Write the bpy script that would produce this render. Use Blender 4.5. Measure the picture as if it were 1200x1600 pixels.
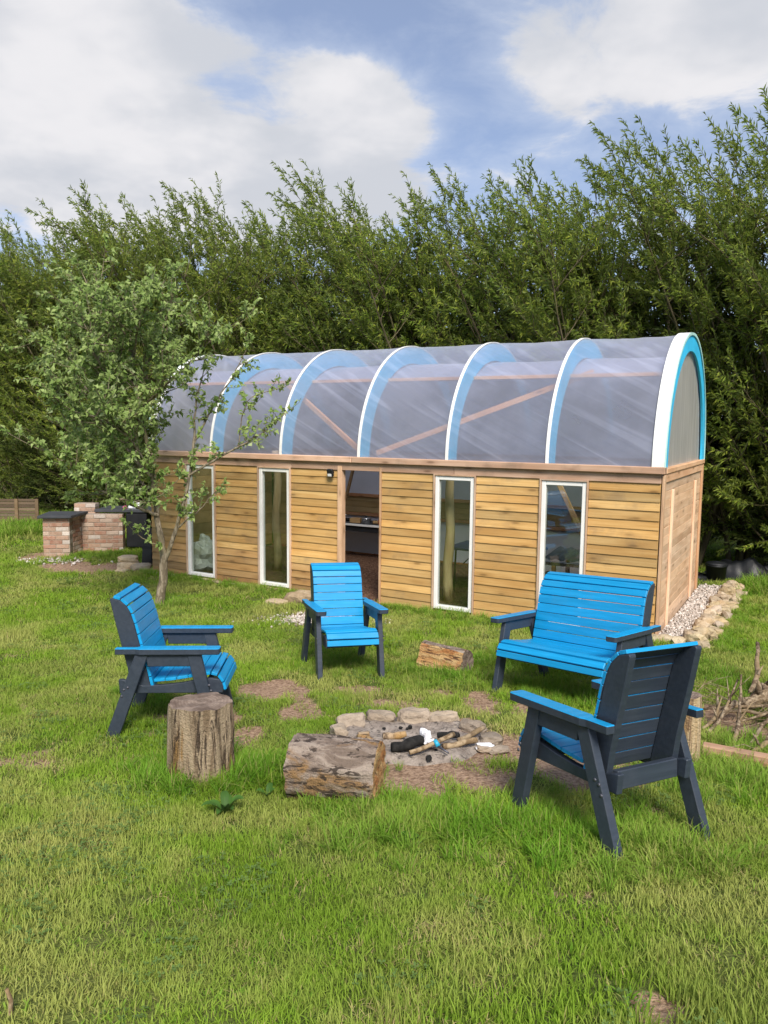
import bpy, bmesh, math, random
import numpy as np
from mathutils import Vector, Matrix, Euler, noise as mnoise

for o in list(bpy.data.objects):
    bpy.data.objects.remove(o)
SC = bpy.context.scene
COL = SC.collection
R = math.radians

# ------------------------------------------------------------------ camera
CAM_H, CAM_F, CAM_PIT, CAM_ROLL = 2.35, 1211.8, 0.11214, 0.009876
cam_d = bpy.data.cameras.new('camera')
cam = bpy.data.objects.new('camera', cam_d)
COL.objects.link(cam)
cam_d.sensor_fit = 'HORIZONTAL'
cam_d.sensor_width = 36.0
cam_d.lens = CAM_F / 1200.0 * 36.0
cam_d.clip_start = 0.05
cam_d.clip_end = 3000
cam.matrix_world = Matrix.Translation((0, 0, CAM_H)) @ Matrix.Rotation(math.pi / 2 - CAM_PIT, 4, 'X') @ Matrix.Rotation(CAM_ROLL, 4, 'Z')
SC.camera = cam

# ------------------------------------------------------------------ sun, exposure
SUN_DIR = Vector((0.14, -0.72, 0.72)).normalized()       # towards the sun: high behind the camera
sun_d = bpy.data.lights.new('sun', 'SUN')
sun = bpy.data.objects.new('sun', sun_d)
COL.objects.link(sun)
sun_d.energy = 3.2
sun_d.angle = R(20)
sun_d.color = (1.0, 0.93, 0.82)
sun.rotation_euler = SUN_DIR.to_track_quat('Z', 'Y').to_euler()
sun.location = SUN_DIR * 40
SC.view_settings.view_transform = 'Standard'
SC.view_settings.look = 'None'
SC.view_settings.gamma = 1
SC.view_settings.exposure = 0.74
SC.view_settings.use_curve_mapping = False
SC.cycles.use_adaptive_sampling = True
SC.cycles.adaptive_threshold = 0.02
SC.cycles.max_bounces = 5
SC.cycles.diffuse_bounces = 3
SC.cycles.glossy_bounces = 2
SC.cycles.transmission_bounces = 4
SC.cycles.transparent_max_bounces = 14
SC.cycles.caustics_reflective = False
SC.cycles.caustics_refractive = False


# ------------------------------------------------------------------ node helper
class NT:
    def __init__(s, nt):
        s.nt = nt
        s.n = nt.nodes
        s.l = nt.links

    def node(s, typ, ins=None, **props):
        nd = s.n.new(typ)
        for k, v in props.items():
            setattr(nd, k, v)
        for k, v in (ins or {}).items():
            s.set(nd, k, v)
        return nd

    def set(s, nd, k, v):
        sock = nd.inputs[k]
        if isinstance(v, bpy.types.NodeSocket):
            s.l.new(v, sock)
        elif v is not None:
            if isinstance(v, (tuple, list)) and len(v) == 3 and sock.type == 'RGBA':
                v = (*v, 1)
            sock.default_value = v

    def math(s, op, a, b=None, clamp=False):
        nd = s.node('ShaderNodeMath', {0: a}, operation=op, use_clamp=clamp)
        if b is not None:
            s.set(nd, 1, b)
        return nd.outputs[0]

    def vmath(s, op, a, b=None, scale=None):
        nd = s.node('ShaderNodeVectorMath', {0: a}, operation=op)
        if b is not None:
            s.set(nd, 1, b)
        if scale is not None:
            s.set(nd, 'Scale', scale)
        return nd.outputs['Value'] if op in ('LENGTH', 'DOT_PRODUCT', 'DISTANCE') else nd.outputs[0]

    def noise(s, vec, scale, detail=4, rough=0.55, dist=0.0):
        nd = s.node('ShaderNodeTexNoise', {'Scale': scale, 'Detail': detail, 'Roughness': rough, 'Distortion': dist})
        if vec is not None:
            s.set(nd, 'Vector', vec)
        return nd.outputs['Fac']

    def voro(s, vec, scale, out='Distance', feature='F1', rnd=1.0):
        nd = s.node('ShaderNodeTexVoronoi', {'Scale': scale, 'Randomness': rnd}, feature=feature)
        if vec is not None:
            s.set(nd, 'Vector', vec)
        return nd.outputs[out]

    def ramp(s, fac, stops, interp='LINEAR'):
        nd = s.node('ShaderNodeValToRGB', {'Fac': fac})
        cr = nd.color_ramp
        cr.interpolation = interp
        while len(cr.elements) > 1:
            cr.elements.remove(cr.elements[-1])
        for i, (p, c) in enumerate(stops):
            e = cr.elements[0] if i == 0 else cr.elements.new(p)
            e.position = p
            if isinstance(c, (int, float)):
                c = (c, c, c)
            e.color = (*c, 1)
        return nd.outputs['Color']

    def rng(s, v, a, b, c=0.0, d=1.0, smooth=True):
        nd = s.node('ShaderNodeMapRange', {'Value': v, 'From Min': a, 'From Max': b, 'To Min': c, 'To Max': d})
        nd.interpolation_type = 'SMOOTHSTEP' if smooth else 'LINEAR'
        return nd.outputs[0]

    def mix(s, fac, a, b, mode='MIX'):
        nd = s.node('ShaderNodeMix', data_type='RGBA', blend_type=mode)
        s.set(nd, 0, fac)
        s.set(nd, 6, a)
        s.set(nd, 7, b)
        return nd.outputs[2]

    def mapping(s, vec, scale=(1, 1, 1), loc=(0, 0, 0), rot=(0, 0, 0)):
        nd = s.node('ShaderNodeMapping', {'Vector': vec, 'Scale': scale, 'Location': loc, 'Rotation': rot})
        return nd.outputs[0]

    def bump(s, h, strength=0.4, dist=0.01, normal=None):
        nd = s.node('ShaderNodeBump', {'Height': h, 'Strength': strength, 'Distance': dist})
        if normal is not None:
            s.set(nd, 'Normal', normal)
        return nd.outputs[0]

    def objco(s):
        """object coordinates pushed apart per object so that alike pieces do not repeat"""
        tc = s.node('ShaderNodeTexCoord')
        oi = s.node('ShaderNodeObjectInfo')
        r = s.math('MULTIPLY', oi.outputs['Random'], 37.0)
        return s.vmath('ADD', tc.outputs['Object'], s.node('ShaderNodeCombineXYZ', {0: r, 1: r, 2: r}).outputs[0])

    def objcol(s):
        return s.node('ShaderNodeObjectInfo').outputs['Color']

    def objrand(s):
        return s.node('ShaderNodeObjectInfo').outputs['Random']

    def pos(s):
        return s.node('ShaderNodeNewGeometry').outputs['Position']

    def island(s):
        return s.node('ShaderNodeNewGeometry').outputs['Random Per Island']


def new_mat(name):
    m = bpy.data.materials.new(name)
    m.use_nodes = True
    g = NT(m.node_tree)
    g.n.clear()
    g.out = g.node('ShaderNodeOutputMaterial')
    m.cycles.emission_sampling = 'NONE'
    return m, g


def principled(g, col, rough=0.6, spec=0.4, normal=None, **kw):
    b = g.node('ShaderNodeBsdfPrincipled', {'Base Color': col, 'Roughness': rough, 'Specular IOR Level': spec})
    if normal is not None:
        g.set(b, 'Normal', normal)
    for k, v in kw.items():
        g.set(b, k, v)
    g.l.new(b.outputs[0], g.out.inputs['Surface'])
    return b


# ------------------------------------------------------------------ world: sky with broken cloud
world = bpy.data.worlds.new('World')
SC.world = world
world.use_nodes = True
world.cycles.sampling_method = 'MANUAL'
world.cycles.sample_map_resolution = 256
g = NT(world.node_tree)
g.n.clear()
g.out = g.node('ShaderNodeOutputWorld')
sky = g.node('ShaderNodeTexSky', sky_type='NISHITA')
sky.sun_disc = False
sky.sun_elevation = math.asin(SUN_DIR.z)
sky.sun_rotation = math.atan2(SUN_DIR.x, SUN_DIR.y)
sky.air_density = 1.0
sky.dust_density = 1.2
sky.ozone_density = 2.0
dirv = g.vmath('NORMALIZE', g.node('ShaderNodeTexCoord').outputs['Generated'])
sep = g.node('ShaderNodeSeparateXYZ', {0: dirv})
zz = g.math('MAXIMUM', sep.outputs[2], 0.0)
den = g.math('ADD', zz, 0.22)
flat = g.node('ShaderNodeCombineXYZ', {0: g.math('DIVIDE', sep.outputs[0], den), 1: g.math('DIVIDE', sep.outputs[1], den), 2: zz}).outputs[0]
n1 = g.noise(flat, 1.5, 3, 0.5, 0.2)
n2 = g.noise(flat, 4.6, 7, 0.62, 0.35)


def pixdir(u, v):
    x, y = u - 600, v - 800
    c, s = math.cos(CAM_ROLL), math.sin(CAM_ROLL)
    x, y = c * x + s * y, -s * x + c * y
    a, b = math.cos(CAM_PIT), math.sin(CAM_PIT)
    d = Vector((x / CAM_F, 1, -y / CAM_F))
    return Vector((d.x, d.y * a + d.z * b, -d.y * b + d.z * a))


bias = None
for (u, v, ru, rv, w) in [(150, 235, 430, 150, .42), (90, 60, 230, 170, .34), (420, 100, 190, 70, .26), (560, 150, 150, 75, .34), (640, 180, 70, 50, .20), (440, 280, 280, 100, .40),
                          (1010, 45, 300, 95, .36), (1190, 70, 160, 120, .16), (940, 145, 130, 36, .22), (670, 52, 44, 26, .20), (770, 95, 60, 30, .14), (250, 20, 60, 60, .08),
                          (540, 25, 240, 60, -.34), (740, 200, 110, 120, -.16), (690, 110, 90, 50, -.16), (405, 160, 120, 50, -.52), (1080, 175, 160, 40, -.10), (250, 110, 50, 24, -.08)]:
    c = pixdir(u, v).normalized()
    dl = g.vmath('SUBTRACT', dirv, tuple(c))
    dl = g.vmath('MULTIPLY', dl, (1212 / ru, 1212 / ru * .4, 1212 / rv))
    t = g.math('MULTIPLY', g.rng(g.vmath('LENGTH', dl), 0.15, 1.40, 1.0, 0.0), w)
    bias = t if bias is None else g.math('ADD', bias, t)
dens = g.math('ADD', g.math('ADD', g.math('MULTIPLY', n1, 0.40), g.math('MULTIPLY', n2, 0.95)), g.math('SUBTRACT', g.math('MULTIPLY', bias, .82), .22))
cmask = g.rng(dens, 0.54, 0.74)
veil = g.rng(dens, 0.25, 0.70, 0.24, 0.54)
shade = g.rng(g.math('SUBTRACT', g.math('ADD', g.noise(g.mapping(flat, loc=(3.1, 1.7, .4)), 2.6, 4, 0.55), .12), g.math('MULTIPLY', n2, 0.25)), 0.34, 0.64)
ccol = g.mix(shade, (0.515, 0.51, 0.525), (0.38, 0.395, 0.43))
skyc = g.vmath('MULTIPLY', sky.outputs[0], (0.070, 0.074, 0.086))
skyc = g.mix(veil, skyc, (0.46, 0.50, 0.57))
allc = g.mix(cmask, skyc, ccol)
bg = g.node('ShaderNodeBackground', {'Color': allc, 'Strength': 1.0})
g.l.new(bg.outputs[0], g.out.inputs['Surface'])

# ------------------------------------------------------------------ ground shape and pixel -> ground


def gz(x, y):
    """ground height: level by the cabin, rising gently towards the camera"""
    y = np.maximum(np.asarray(y, float), -2.0)
    return 0.054 * np.logaddexp(0, (7.8 - np.asarray(y, float)) / 0.6) + 0.012 * np.sin(np.asarray(x) * 1.9 + 1.0) * np.sin(np.asarray(y) * 1.7)


def gzf(x, y):
    return float(gz(x, y))


def hit(u, v):
    D = pixdir(u, v)
    lo, hi = 0.5, 250.0
    for _ in range(50):
        t = (lo + hi) / 2
        if CAM_H + D.z * t > gzf(D.x * t, D.y * t):
            lo = t
        else:
            hi = t
    return Vector((D.x * lo, D.y * lo, gzf(D.x * lo, D.y * lo)))


def at_y(u, v, Y):
    D = pixdir(u, v)
    t = Y / D.y
    return Vector((D.x * t, Y, CAM_H + D.z * t))


def gnormal(x, y, e=0.25):
    return Vector(((gzf(x - e, y) - gzf(x + e, y)) / (2 * e), (gzf(x, y - e) - gzf(x, y + e)) / (2 * e), 1)).normalized()


# ------------------------------------------------------------------ mesh helpers
def mesh_from(name, V, F, mats=None, fm=None, smooth=False):
    me = bpy.data.meshes.new(name)
    me.from_pydata([tuple(v) for v in V], [], [tuple(f) for f in F])
    for m in (mats or []):
        me.materials.append(m)
    if fm is not None:
        me.polygons.foreach_set('material_index', np.asarray(fm, dtype=np.int32))
    if smooth:
        me.polygons.foreach_set('use_smooth', np.ones(len(me.polygons), dtype=bool))
    me.update()
    return me


def np_mesh(name, V, F, mats, smooth=False, fm=None):
    """fast mesh from numpy arrays, faces all of one size"""
    me = bpy.data.meshes.new(name)
    V = np.asarray(V, np.float32)
    F = np.asarray(F, np.int32)
    k = F.shape[1]
    me.vertices.add(len(V))
    me.vertices.foreach_set('co', V.ravel())
    me.loops.add(F.size)
    me.loops.foreach_set('vertex_index', F.ravel())
    me.polygons.add(len(F))
    me.polygons.foreach_set('loop_start', np.arange(0, F.size, k, dtype=np.int32))
    me.polygons.foreach_set('loop_total', np.full(len(F), k, np.int32))
    for m in mats:
        me.materials.append(m)
    if fm is not None:
        me.polygons.foreach_set('material_index', np.asarray(fm, np.int32))
    if smooth:
        me.polygons.foreach_set('use_smooth', np.ones(len(F), dtype=bool))
    me.update(calc_edges=True)
    me.validate()
    return me


def obj(name, me, parent=None, loc=None, rot=None, mat=None, color=None, mtx=None):
    o = bpy.data.objects.new(name, me)
    COL.objects.link(o)
    if mat is not None and me is not None and not me.materials:
        me.materials.append(mat)
    if parent is not None:
        o.parent = parent
    if mtx is not None:
        o.matrix_local = mtx
    if loc is not None:
        o.location = loc
    if rot is not None:
        o.rotation_euler = rot
    if color is not None:
        o.color = (*color, 1)
    return o


def tag(o, label, cat, group=None, kind=None):
    if label:
        o['label'] = label
    if cat:
        o['category'] = cat
    if group:
        o['group'] = group
    if kind:
        o['kind'] = kind
    return o


def empty(name, loc=(0, 0, 0), rotz=0.0, label=None, cat=None, group=None):
    o = bpy.data.objects.new(name, None)
    o.empty_display_size = 0.1
    COL.objects.link(o)
    o.location = loc
    o.rotation_euler = (0, 0, rotz)
    return tag(o, label, cat, group)


class MB:
    def __init__(s):
        s.V = []
        s.F = []
        s.M = []

    def add(s, V, F, m=0):
        b = len(s.V)
        s.V += [tuple(v) for v in V]
        s.F += [tuple(i + b for i in f) for f in F]
        s.M += [m] * len(F)

    def box(s, x0, x1, y0, y1, z0, z1, bev=0.0, m=0, mtx=None):
        V, F = cbox(x1 - x0, y1 - y0, z1 - z0, bev)
        c = Vector(((x0 + x1) / 2, (y0 + y1) / 2, (z0 + z1) / 2))
        V = [Vector(v) + c for v in V]
        if mtx is not None:
            V = [mtx @ v for v in V]
        s.add(V, F, m)

    def prism(s, prof, x0, x1, m=0):
        """extrude a closed profile (y, z) along x"""
        n = len(prof)
        V = [(x0, y, z) for y, z in prof] + [(x1, y, z) for y, z in prof]
        F = [tuple(range(n))[::-1], tuple(range(n, 2 * n))]
        F += [(i, (i + 1) % n, n + (i + 1) % n, n + i) for i in range(n)]
        s.add(V, F, m)

    def tube(s, pts, rad, sides=8, m=0, caps=True):
        pts = [Vector(p) for p in pts]
        n = len(pts)
        rad = rad if isinstance(rad, (list, tuple)) else [rad] * n
        V, F = [], []
        dd = pts[-1] - pts[0]
        up = Vector((.12, .99, .05)) if abs(dd.z) > .6 * dd.length else Vector((0, 0, 1))
        for i, p in enumerate(pts):
            t = (pts[min(i + 1, n - 1)] - pts[max(i - 1, 0)]).normalized()
            a = t.cross(up)
            if a.length < 1e-3:
                a = t.cross(Vector((1, 0, 0)))
            a.normalize()
            b = t.cross(a)
            for k in range(sides):
                an = 2 * math.pi * k / sides
                V.append(p + (a * math.cos(an) + b * math.sin(an)) * rad[i])
        for i in range(n - 1):
            for k in range(sides):
                F.append((i * sides + k, i * sides + (k + 1) % sides, (i + 1) * sides + (k + 1) % sides, (i + 1) * sides + k))
        if caps:
            F.append(tuple(range(sides))[::-1])
            F.append(tuple(range((n - 1) * sides, n * sides)))
        s.add(V, F, m)

    def lathe(s, prof, sides=16, m=0, c=(0, 0, 0)):
        """profile (r, z) turned about z"""
        V, F = [], []
        for r, z in prof:
            for k in range(sides):
                a = 2 * math.pi * k / sides
                V.append((c[0] + r * math.cos(a), c[1] + r * math.sin(a), c[2] + z))
        for i in range(len(prof) - 1):
            for k in range(sides):
                F.append((i * sides + k, i * sides + (k + 1) % sides, (i + 1) * sides + (k + 1) % sides, (i + 1) * sides + k))
        F.append(tuple(range(sides))[::-1])
        F.append(tuple(range((len(prof) - 1) * sides, len(prof) * sides)))
        s.add(V, F, m)

    def mesh(s, name, mats, smooth=False):
        mats = mats if isinstance(mats, (list, tuple)) else [mats]
        return mesh_from(name, s.V, s.F, mats, s.M, smooth)

    def build(s, name, mats, parent=None, smooth=False, **kw):
        return obj(name, s.mesh(name, mats, smooth), parent, **kw)


def cbox(sx, sy, sz, b=0.0):
    """box, chamfered when b > 0"""
    hx, hy, hz = sx / 2, sy / 2, sz / 2
    if b <= 0:
        V = [(-hx, -hy, -hz), (hx, -hy, -hz), (hx, hy, -hz), (-hx, hy, -hz), (-hx, -hy, hz), (hx, -hy, hz), (hx, hy, hz), (-hx, hy, hz)]
        F = [(3, 2, 1, 0), (4, 5, 6, 7), (0, 1, 5, 4), (1, 2, 6, 5), (2, 3, 7, 6), (3, 0, 4, 7)]
        return V, F
    b = min(b, hx * .8, hy * .8, hz * .8)
    bm = bmesh.new()
    vs = []
    for x in (-1, 1):
        for y in (-1, 1):
            for z in (-1, 1):
                vs.append(bm.verts.new((x * (hx - b), y * (hy - b), z * hz)))
                vs.append(bm.verts.new((x * (hx - b), y * hy, z * (hz - b))))
                vs.append(bm.verts.new((x * hx, y * (hy - b), z * (hz - b))))
    bmesh.ops.convex_hull(bm, input=vs)
    bmesh.ops.dissolve_limit(bm, angle_limit=0.01, verts=bm.verts, edges=bm.edges)
    bm.verts.index_update()
    V = [tuple(v.co) for v in bm.verts]
    F = [tuple(v.index for v in f.verts) for f in bm.faces]
    bm.free()
    return V, F


def chamfer_mesh(name, sx, sy, sz, b, mat):
    V, F = cbox(sx, sy, sz, b)
    return mesh_from(name, V, F, [mat])


_ico = {}


def ico(sub):
    if sub not in _ico:
        bm = bmesh.new()
        bmesh.ops.create_icosphere(bm, subdivisions=sub, radius=1)
        bm.verts.index_update()
        _ico[sub] = ([v.co.copy() for v in bm.verts], [tuple(v.index for v in f.verts) for f in bm.faces])
        bm.free()
    return _ico[sub]


def rock_mesh(name, sx, sy, sz, seed, mat, sub=2, rough=0.28, blocky=0.5):
    V, F = ico(sub)
    out = []
    off = Vector((seed * 3.17, seed * 1.31, seed * .73))
    for v in V:
        m = max(abs(v.x), abs(v.y), abs(v.z))
        q = v.lerp(v / m, blocky) * (1 - .12 * blocky)
        r = 1 + rough * mnoise.noise(v * 1.3 + off) + rough * .5 * mnoise.noise(v * 3.1 + off)
        q = q * r
        out.append((q.x * sx / 2, q.y * sy / 2, q.z * sz / 2))
    return mesh_from(name, out, F, [mat], smooth=False)


def smoothstep(a, b, x):
    t = np.clip((x - a) / (b - a), 0, 1)
    return t * t * (3 - 2 * t)


def vnoise(x, y, seed=0):
    """cheap smooth 2d value noise for numpy arrays"""
    x = np.asarray(x, float)
    y = np.asarray(y, float)
    xi, yi = np.floor(x).astype(int), np.floor(y).astype(int)
    fx, fy = x - xi, y - yi
    fx, fy = fx * fx * (3 - 2 * fx), fy * fy * (3 - 2 * fy)

    def h(a, b):
        n = (a * 374761393 + b * 668265263 + seed * 974634777) & 0x7fffffff
        n = (n ^ (n >> 13)) * 1274126177 & 0x7fffffff
        return ((n ^ (n >> 16)) & 0xffff) / 65535.0
    return (h(xi, yi) * (1 - fx) + h(xi + 1, yi) * fx) * (1 - fy) + (h(xi, yi + 1) * (1 - fx) + h(xi + 1, yi + 1) * fx) * fy


def fbm(x, y, seed=0):
    return .5 * vnoise(x, y, seed) + .3 * vnoise(x * 2.1, y * 2.1, seed + 1) + .2 * vnoise(x * 4.3, y * 4.3, seed + 2)


# ------------------------------------------------------------------ materials
def mat_wood(name, cols, rough=0.7, grain=60, axis='X', tint=True, knots=True, stain=0.35):
    m, g = new_mat(name)
    co = g.objco()
    sc = {'X': (1.2, grain, grain), 'Y': (grain, 1.2, grain), 'Z': (grain, grain, 1.2)}[axis]
    gr = g.noise(g.mapping(co, sc), 1.0, 5, 0.6, 0.4)
    sc2 = {'X': (1.5, 7, 7), 'Y': (7, 1.5, 7), 'Z': (7, 7, 1.5)}[axis]
    big = g.noise(g.mapping(co, sc2), 1.0, 3, 0.5)
    c = g.mix(g.rng(gr, .3, .7), cols[0], cols[1])
    c = g.mix(g.rng(big, .38, .72, 0, .75), c, cols[2])
    if knots:
        sck = {'X': (2.6, 9, 9), 'Y': (9, 2.6, 9), 'Z': (9, 9, 2.6)}[axis]
        kd = g.voro(g.mapping(co, sck), 1.0)
        c = g.mix(g.rng(kd, .06, .20, .8, 0), c, tuple(x * .35 for x in cols[2]))
        c = g.mix(g.rng(kd, .15, .45, .35, 0), c, tuple(x * .75 for x in cols[2]))
    st = g.noise(g.mapping(co, (1.1, 1.1, 1.1)), 2.6, 5, .6)
    c = g.mix(g.rng(st, .52, .72, 0, stain), c, (0.15, 0.11, 0.08))
    v = g.math('ADD', .80, g.math('MULTIPLY', g.objrand(), .40))
    c = g.mix(1.0, c, g.node('ShaderNodeCombineXYZ', {0: v, 1: v, 2: v}).outputs[0], 'MULTIPLY')
    if tint:
        c = g.mix(1.0, c, g.objcol(), 'MULTIPLY')
    principled(g, c, rough, .3, g.bump(gr, .35, .004))
    return m


def mat_plain(name, col, rough=.5, spec=.4, var=.12, scale=9, bump=.15, metal=0.0):
    m, g = new_mat(name)
    co = g.objco()
    n = g.noise(co, scale, 5, .6)
    c = g.mix(g.rng(n, .25, .75), tuple(x * (1 - var) for x in col), tuple(min(1, x * (1 + var)) for x in col))
    principled(g, c, g.rng(n, .2, .8, max(0, rough - .1), min(1, rough + .1)), spec, g.bump(g.noise(co, scale * 6, 3), bump, .004), Metallic=metal)
    return m


def mat_paint(name, col, chip, rough=.42, chipcol=(.45, .42, .38), axis=(3, 40, 40)):
    m, g = new_mat(name)
    co = g.objco()
    br = g.noise(g.mapping(co, axis), 1.0, 4, .6)
    c = g.mix(g.rng(br, .3, .75), tuple(x * .88 for x in col), tuple(min(1, x * 1.07 + .004) for x in col))
    du = g.noise(co, 5, 5, .6)
    c = g.mix(g.rng(du, .5, .8, 0, .22), c, tuple(.6 * x + .05 for x in col))
    ch = g.noise(co, 26, 6, .68, .6)
    c = g.mix(g.rng(ch, chip, chip + .02), c, chipcol)
    v = g.math('ADD', .93, g.math('MULTIPLY', g.objrand(), .14))
    c = g.mix(1.0, c, g.node('ShaderNodeCombineXYZ', {0: v, 1: v, 2: v}).outputs[0], 'MULTIPLY')
    principled(g, c, g.rng(du, .3, .7, rough - .08, rough + .12), .45, g.bump(br, .25, .003))
    return m


M_CLAD = mat_wood('larch_cladding', [(.495, .290, .098), (.585, .375, .150), (.42, .230, .072)], .62, 55, 'X')
M_SIDE = mat_wood('pale_cladding', [(.62, .41, .26), (.70, .50, .34), (.52, .32, .19)], .7, 60, 'Y', stain=.2)
M_BEAM = mat_wood('weathered_beam', [(.56, .35, .235), (.66, .45, .32), (.47, .27, .17)], .75, 45, 'X', stain=.45)
M_TRIM = mat_wood('trim_timber', [(.62, .42, .28), (.70, .52, .38), (.52, .33, .21)], .7, 50, 'Z', stain=.25)
M_INNER = mat_wood('inner_timber', [(.50, .27, .13), (.58, .34, .18), (.42, .2, .09)], .7, 50, 'X', stain=.3)
M_PLY = mat_wood('brown_board', [(.42, .28, .115), (.48, .33, .15), (.34, .22, .085)], .7, 30, 'X', knots=False, stain=.2)
M_POLE = mat_wood('peeled_pole', [(.55, .40, .22), (.65, .50, .30), (.40, .26, .13)], .7, 26, 'Z', stain=.5)
M_WHITE = mat_plain('white_frame', (.80, .79, .76), .35, .5, .04, 4, .03)
M_STRIP = mat_plain('white_strip', (.80, .79, .76), .5, .4, .06, 6, .1)
M_HOOP = mat_plain('white_hoop', (.78, .79, .76), .6, .4, .10, 3, .25)
M_AQUA = mat_plain('aqua_edge', (.45, .70, .66), .5, .4, .1, 4, .1)
M_RIBBLUE = mat_plain('rib_blue', (.05, .52, .86), .55, .3, .08, 3, .1)
M_DARKGAP = mat_plain('dark_lining', (.06, .045, .03), .9, .1, .2, 5, .1)
M_BLUE = mat_paint('blue_paint', (.002, .275, .57), .765, .40, (.40, .46, .48))
M_SLATE = mat_paint('slate_paint', (.030, .040, .058), .735, .42, (.22, .22, .22))
M_BOLT = mat_plain('bolt_steel', (.10, .10, .12), .45, .5, .2, 30, .2, .6)
M_LAVENDER = mat_plain('white_lining', (.62, .62, .66), .6, .3, .05, 2, .1)
M_BLACK = mat_plain('black_plastic', (.012, .013, .016), .45, .5, .3, 6, .3)
M_BLACKMET = mat_plain('black_metal', (.015, .015, .017), .6, .4, .3, 8, .3)
M_STEEL = mat_plain('steel', (.55, .55, .56), .28, .5, .08, 8, .1, .9)
M_TABLEBLUE = mat_plain('table_navy', (.045, .055, .12), .45, .4, .1, 4, .05)
M_RED = mat_plain('red_cloth', (.55, .03, .03), .8, .2, .2, 12, .4)
M_CARD = mat_plain('card', (.45, .28, .13), .8, .2, .15, 12, .2)
M_ENAMEL = mat_plain('white_enamel', (.82, .82, .82), .25, .5, .03, 4, .02)
M_SACK = mat_plain('sack_plastic', (.62, .62, .62), .5, .4, .12, 9, .5)
M_CORRUG = mat_plain('corrugated_metal', (.13, .16, .17), .5, .5, .2, 4, .1, .5)
M_PAPER = mat_plain('paper', (.78, .78, .82), .8, .2, .1, 10, .4)
M_CHAR = mat_plain('charcoal', (.020, .019, .018), .9, .2, .6, 30, .9)
M_SLAB = mat_plain('slate_slab', (.055, .058, .066), .55, .4, .15, 7, .2)
M_TURQ = mat_plain('turquoise_plastic', (.02, .33, .52), .3, .5, .05, 5, .02)
M_PINK = mat_plain('pink_cloth', (.65, .08, .25), .8, .2, .1, 5, .2)
M_GRASSY_DEAD = mat_plain('straw', (.36, .30, .13), .8, .2, .25, 30, .1)


def make_stone(name, base, dark, warm):
    m, g = new_mat(name)
    co = g.objco()
    n = g.noise(co, 6, 8, .65)
    c = g.mix(g.rng(n, .3, .7), dark, base)
    c = g.mix(g.rng(g.noise(co, 2.3, 4), .45, .7, 0, .7), c, warm)
    c = g.mix(g.rng(g.noise(co, 22, 5), .58, .75, 0, .6), c, tuple(x * .45 for x in dark))
    c = g.mix(1.0, c, g.objcol(), 'MULTIPLY')
    principled(g, c, .9, .15, g.bump(g.noise(co, 28, 8, .65), .8, .02))
    return m


M_STONE = make_stone('limestone', (.52, .44, .33), (.33, .27, .19), (.50, .36, .19))
M_ASHSTONE = make_stone('fire_stone', (.40, .345, .285), (.22, .185, .155), (.34, .28, .21))


def make_brick():
    m, g = new_mat('reclaimed_brick')
    co = g.objco()
    n = g.noise(co, 18, 7, .65)
    c = g.mix(g.rng(n, .3, .7, 0, .55), g.objcol(), (.48, .36, .28))
    c = g.mix(g.rng(g.noise(co, 45, 5), .55, .75, 0, .5), c, (.10, .06, .045))
    principled(g, c, .9, .15, g.bump(n, .6, .01))
    return m


M_BRICK = make_brick()
M_MORTAR = mat_plain('mortar', (.36, .29, .23), .95, .1, .15, 25, .6)


def schlick(g, f0, nrm=None):
    lw = g.node('ShaderNodeLayerWeight', {'Blend': .5})
    if nrm is not None:
        g.set(lw, 'Normal', nrm)
    return g.math('ADD', g.math('MULTIPLY', g.math('POWER', lw.outputs['Facing'], 5.0), 1 - f0), f0)


def make_film(name, alpha, tint, body, wr):
    """cloudy polythene: lets part of the light straight through and scatters the rest"""
    m, g = new_mat(name)
    tc = g.node('ShaderNodeTexCoord').outputs['Object']
    w1 = g.noise(g.mapping(g.mapping(tc, rot=wr[1]), wr[0]), 1.0, 2, .45, .3)
    w2 = g.noise(tc, 1.1, 4, .55)
    nrm = g.bump(g.math('ADD', w1, g.math('MULTIPLY', w2, .8)), .24, .03)
    body_c = g.mix(g.rng(w1, .50, .68), tuple(x * .92 for x in body), tuple(min(.9, x * 1.12) for x in body))  # wrinkle highlights painted in: body colour lighter along the streaks
    dif = g.node('ShaderNodeBsdfDiffuse', {'Color': body_c, 'Normal': nrm})
    trl = g.node('ShaderNodeBsdfTranslucent', {'Color': body, 'Normal': nrm})
    sc = g.node('ShaderNodeMixShader', {0: .34, 1: dif.outputs[0], 2: trl.outputs[0]})
    tr = g.node('ShaderNodeBsdfTransparent', {'Color': tint})
    fac = g.math('ADD', g.rng(w2, .35, .65, alpha - .07, alpha + .07), g.rng(w1, .53, .72, 0, .05))
    mx = g.node('ShaderNodeMixShader', {0: fac, 1: tr.outputs[0], 2: sc.outputs[0]})
    gl = g.node('ShaderNodeBsdfGlossy', {'Color': (1, 1, 1, 1), 'Roughness': .5, 'Normal': nrm})
    m2 = g.node('ShaderNodeMixShader', {0: g.math('MULTIPLY', schlick(g, .035, nrm), .75), 1: mx.outputs[0], 2: gl.outputs[0]})
    g.l.new(m2.outputs[0], g.out.inputs['Surface'])
    return m


M_FILM = make_film('roof_polythene', .40, (.95, .96, .99), (.53, .56, .72), ((.40, 1.6, 12.0), (0, R(-26), 0)))
M_LINING = make_film('added_lining_film', .86, (.9, .9, .93), (.50, .52, .64), ((.7, 1.5, 4.0), (0, R(-20), 0)))
M_GABLE = make_film('gable_polythene', .80, (.86, .86, .84), (.58, .55, .50), ((.6, 9.0, .5), (0, 0, 0)))


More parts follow.
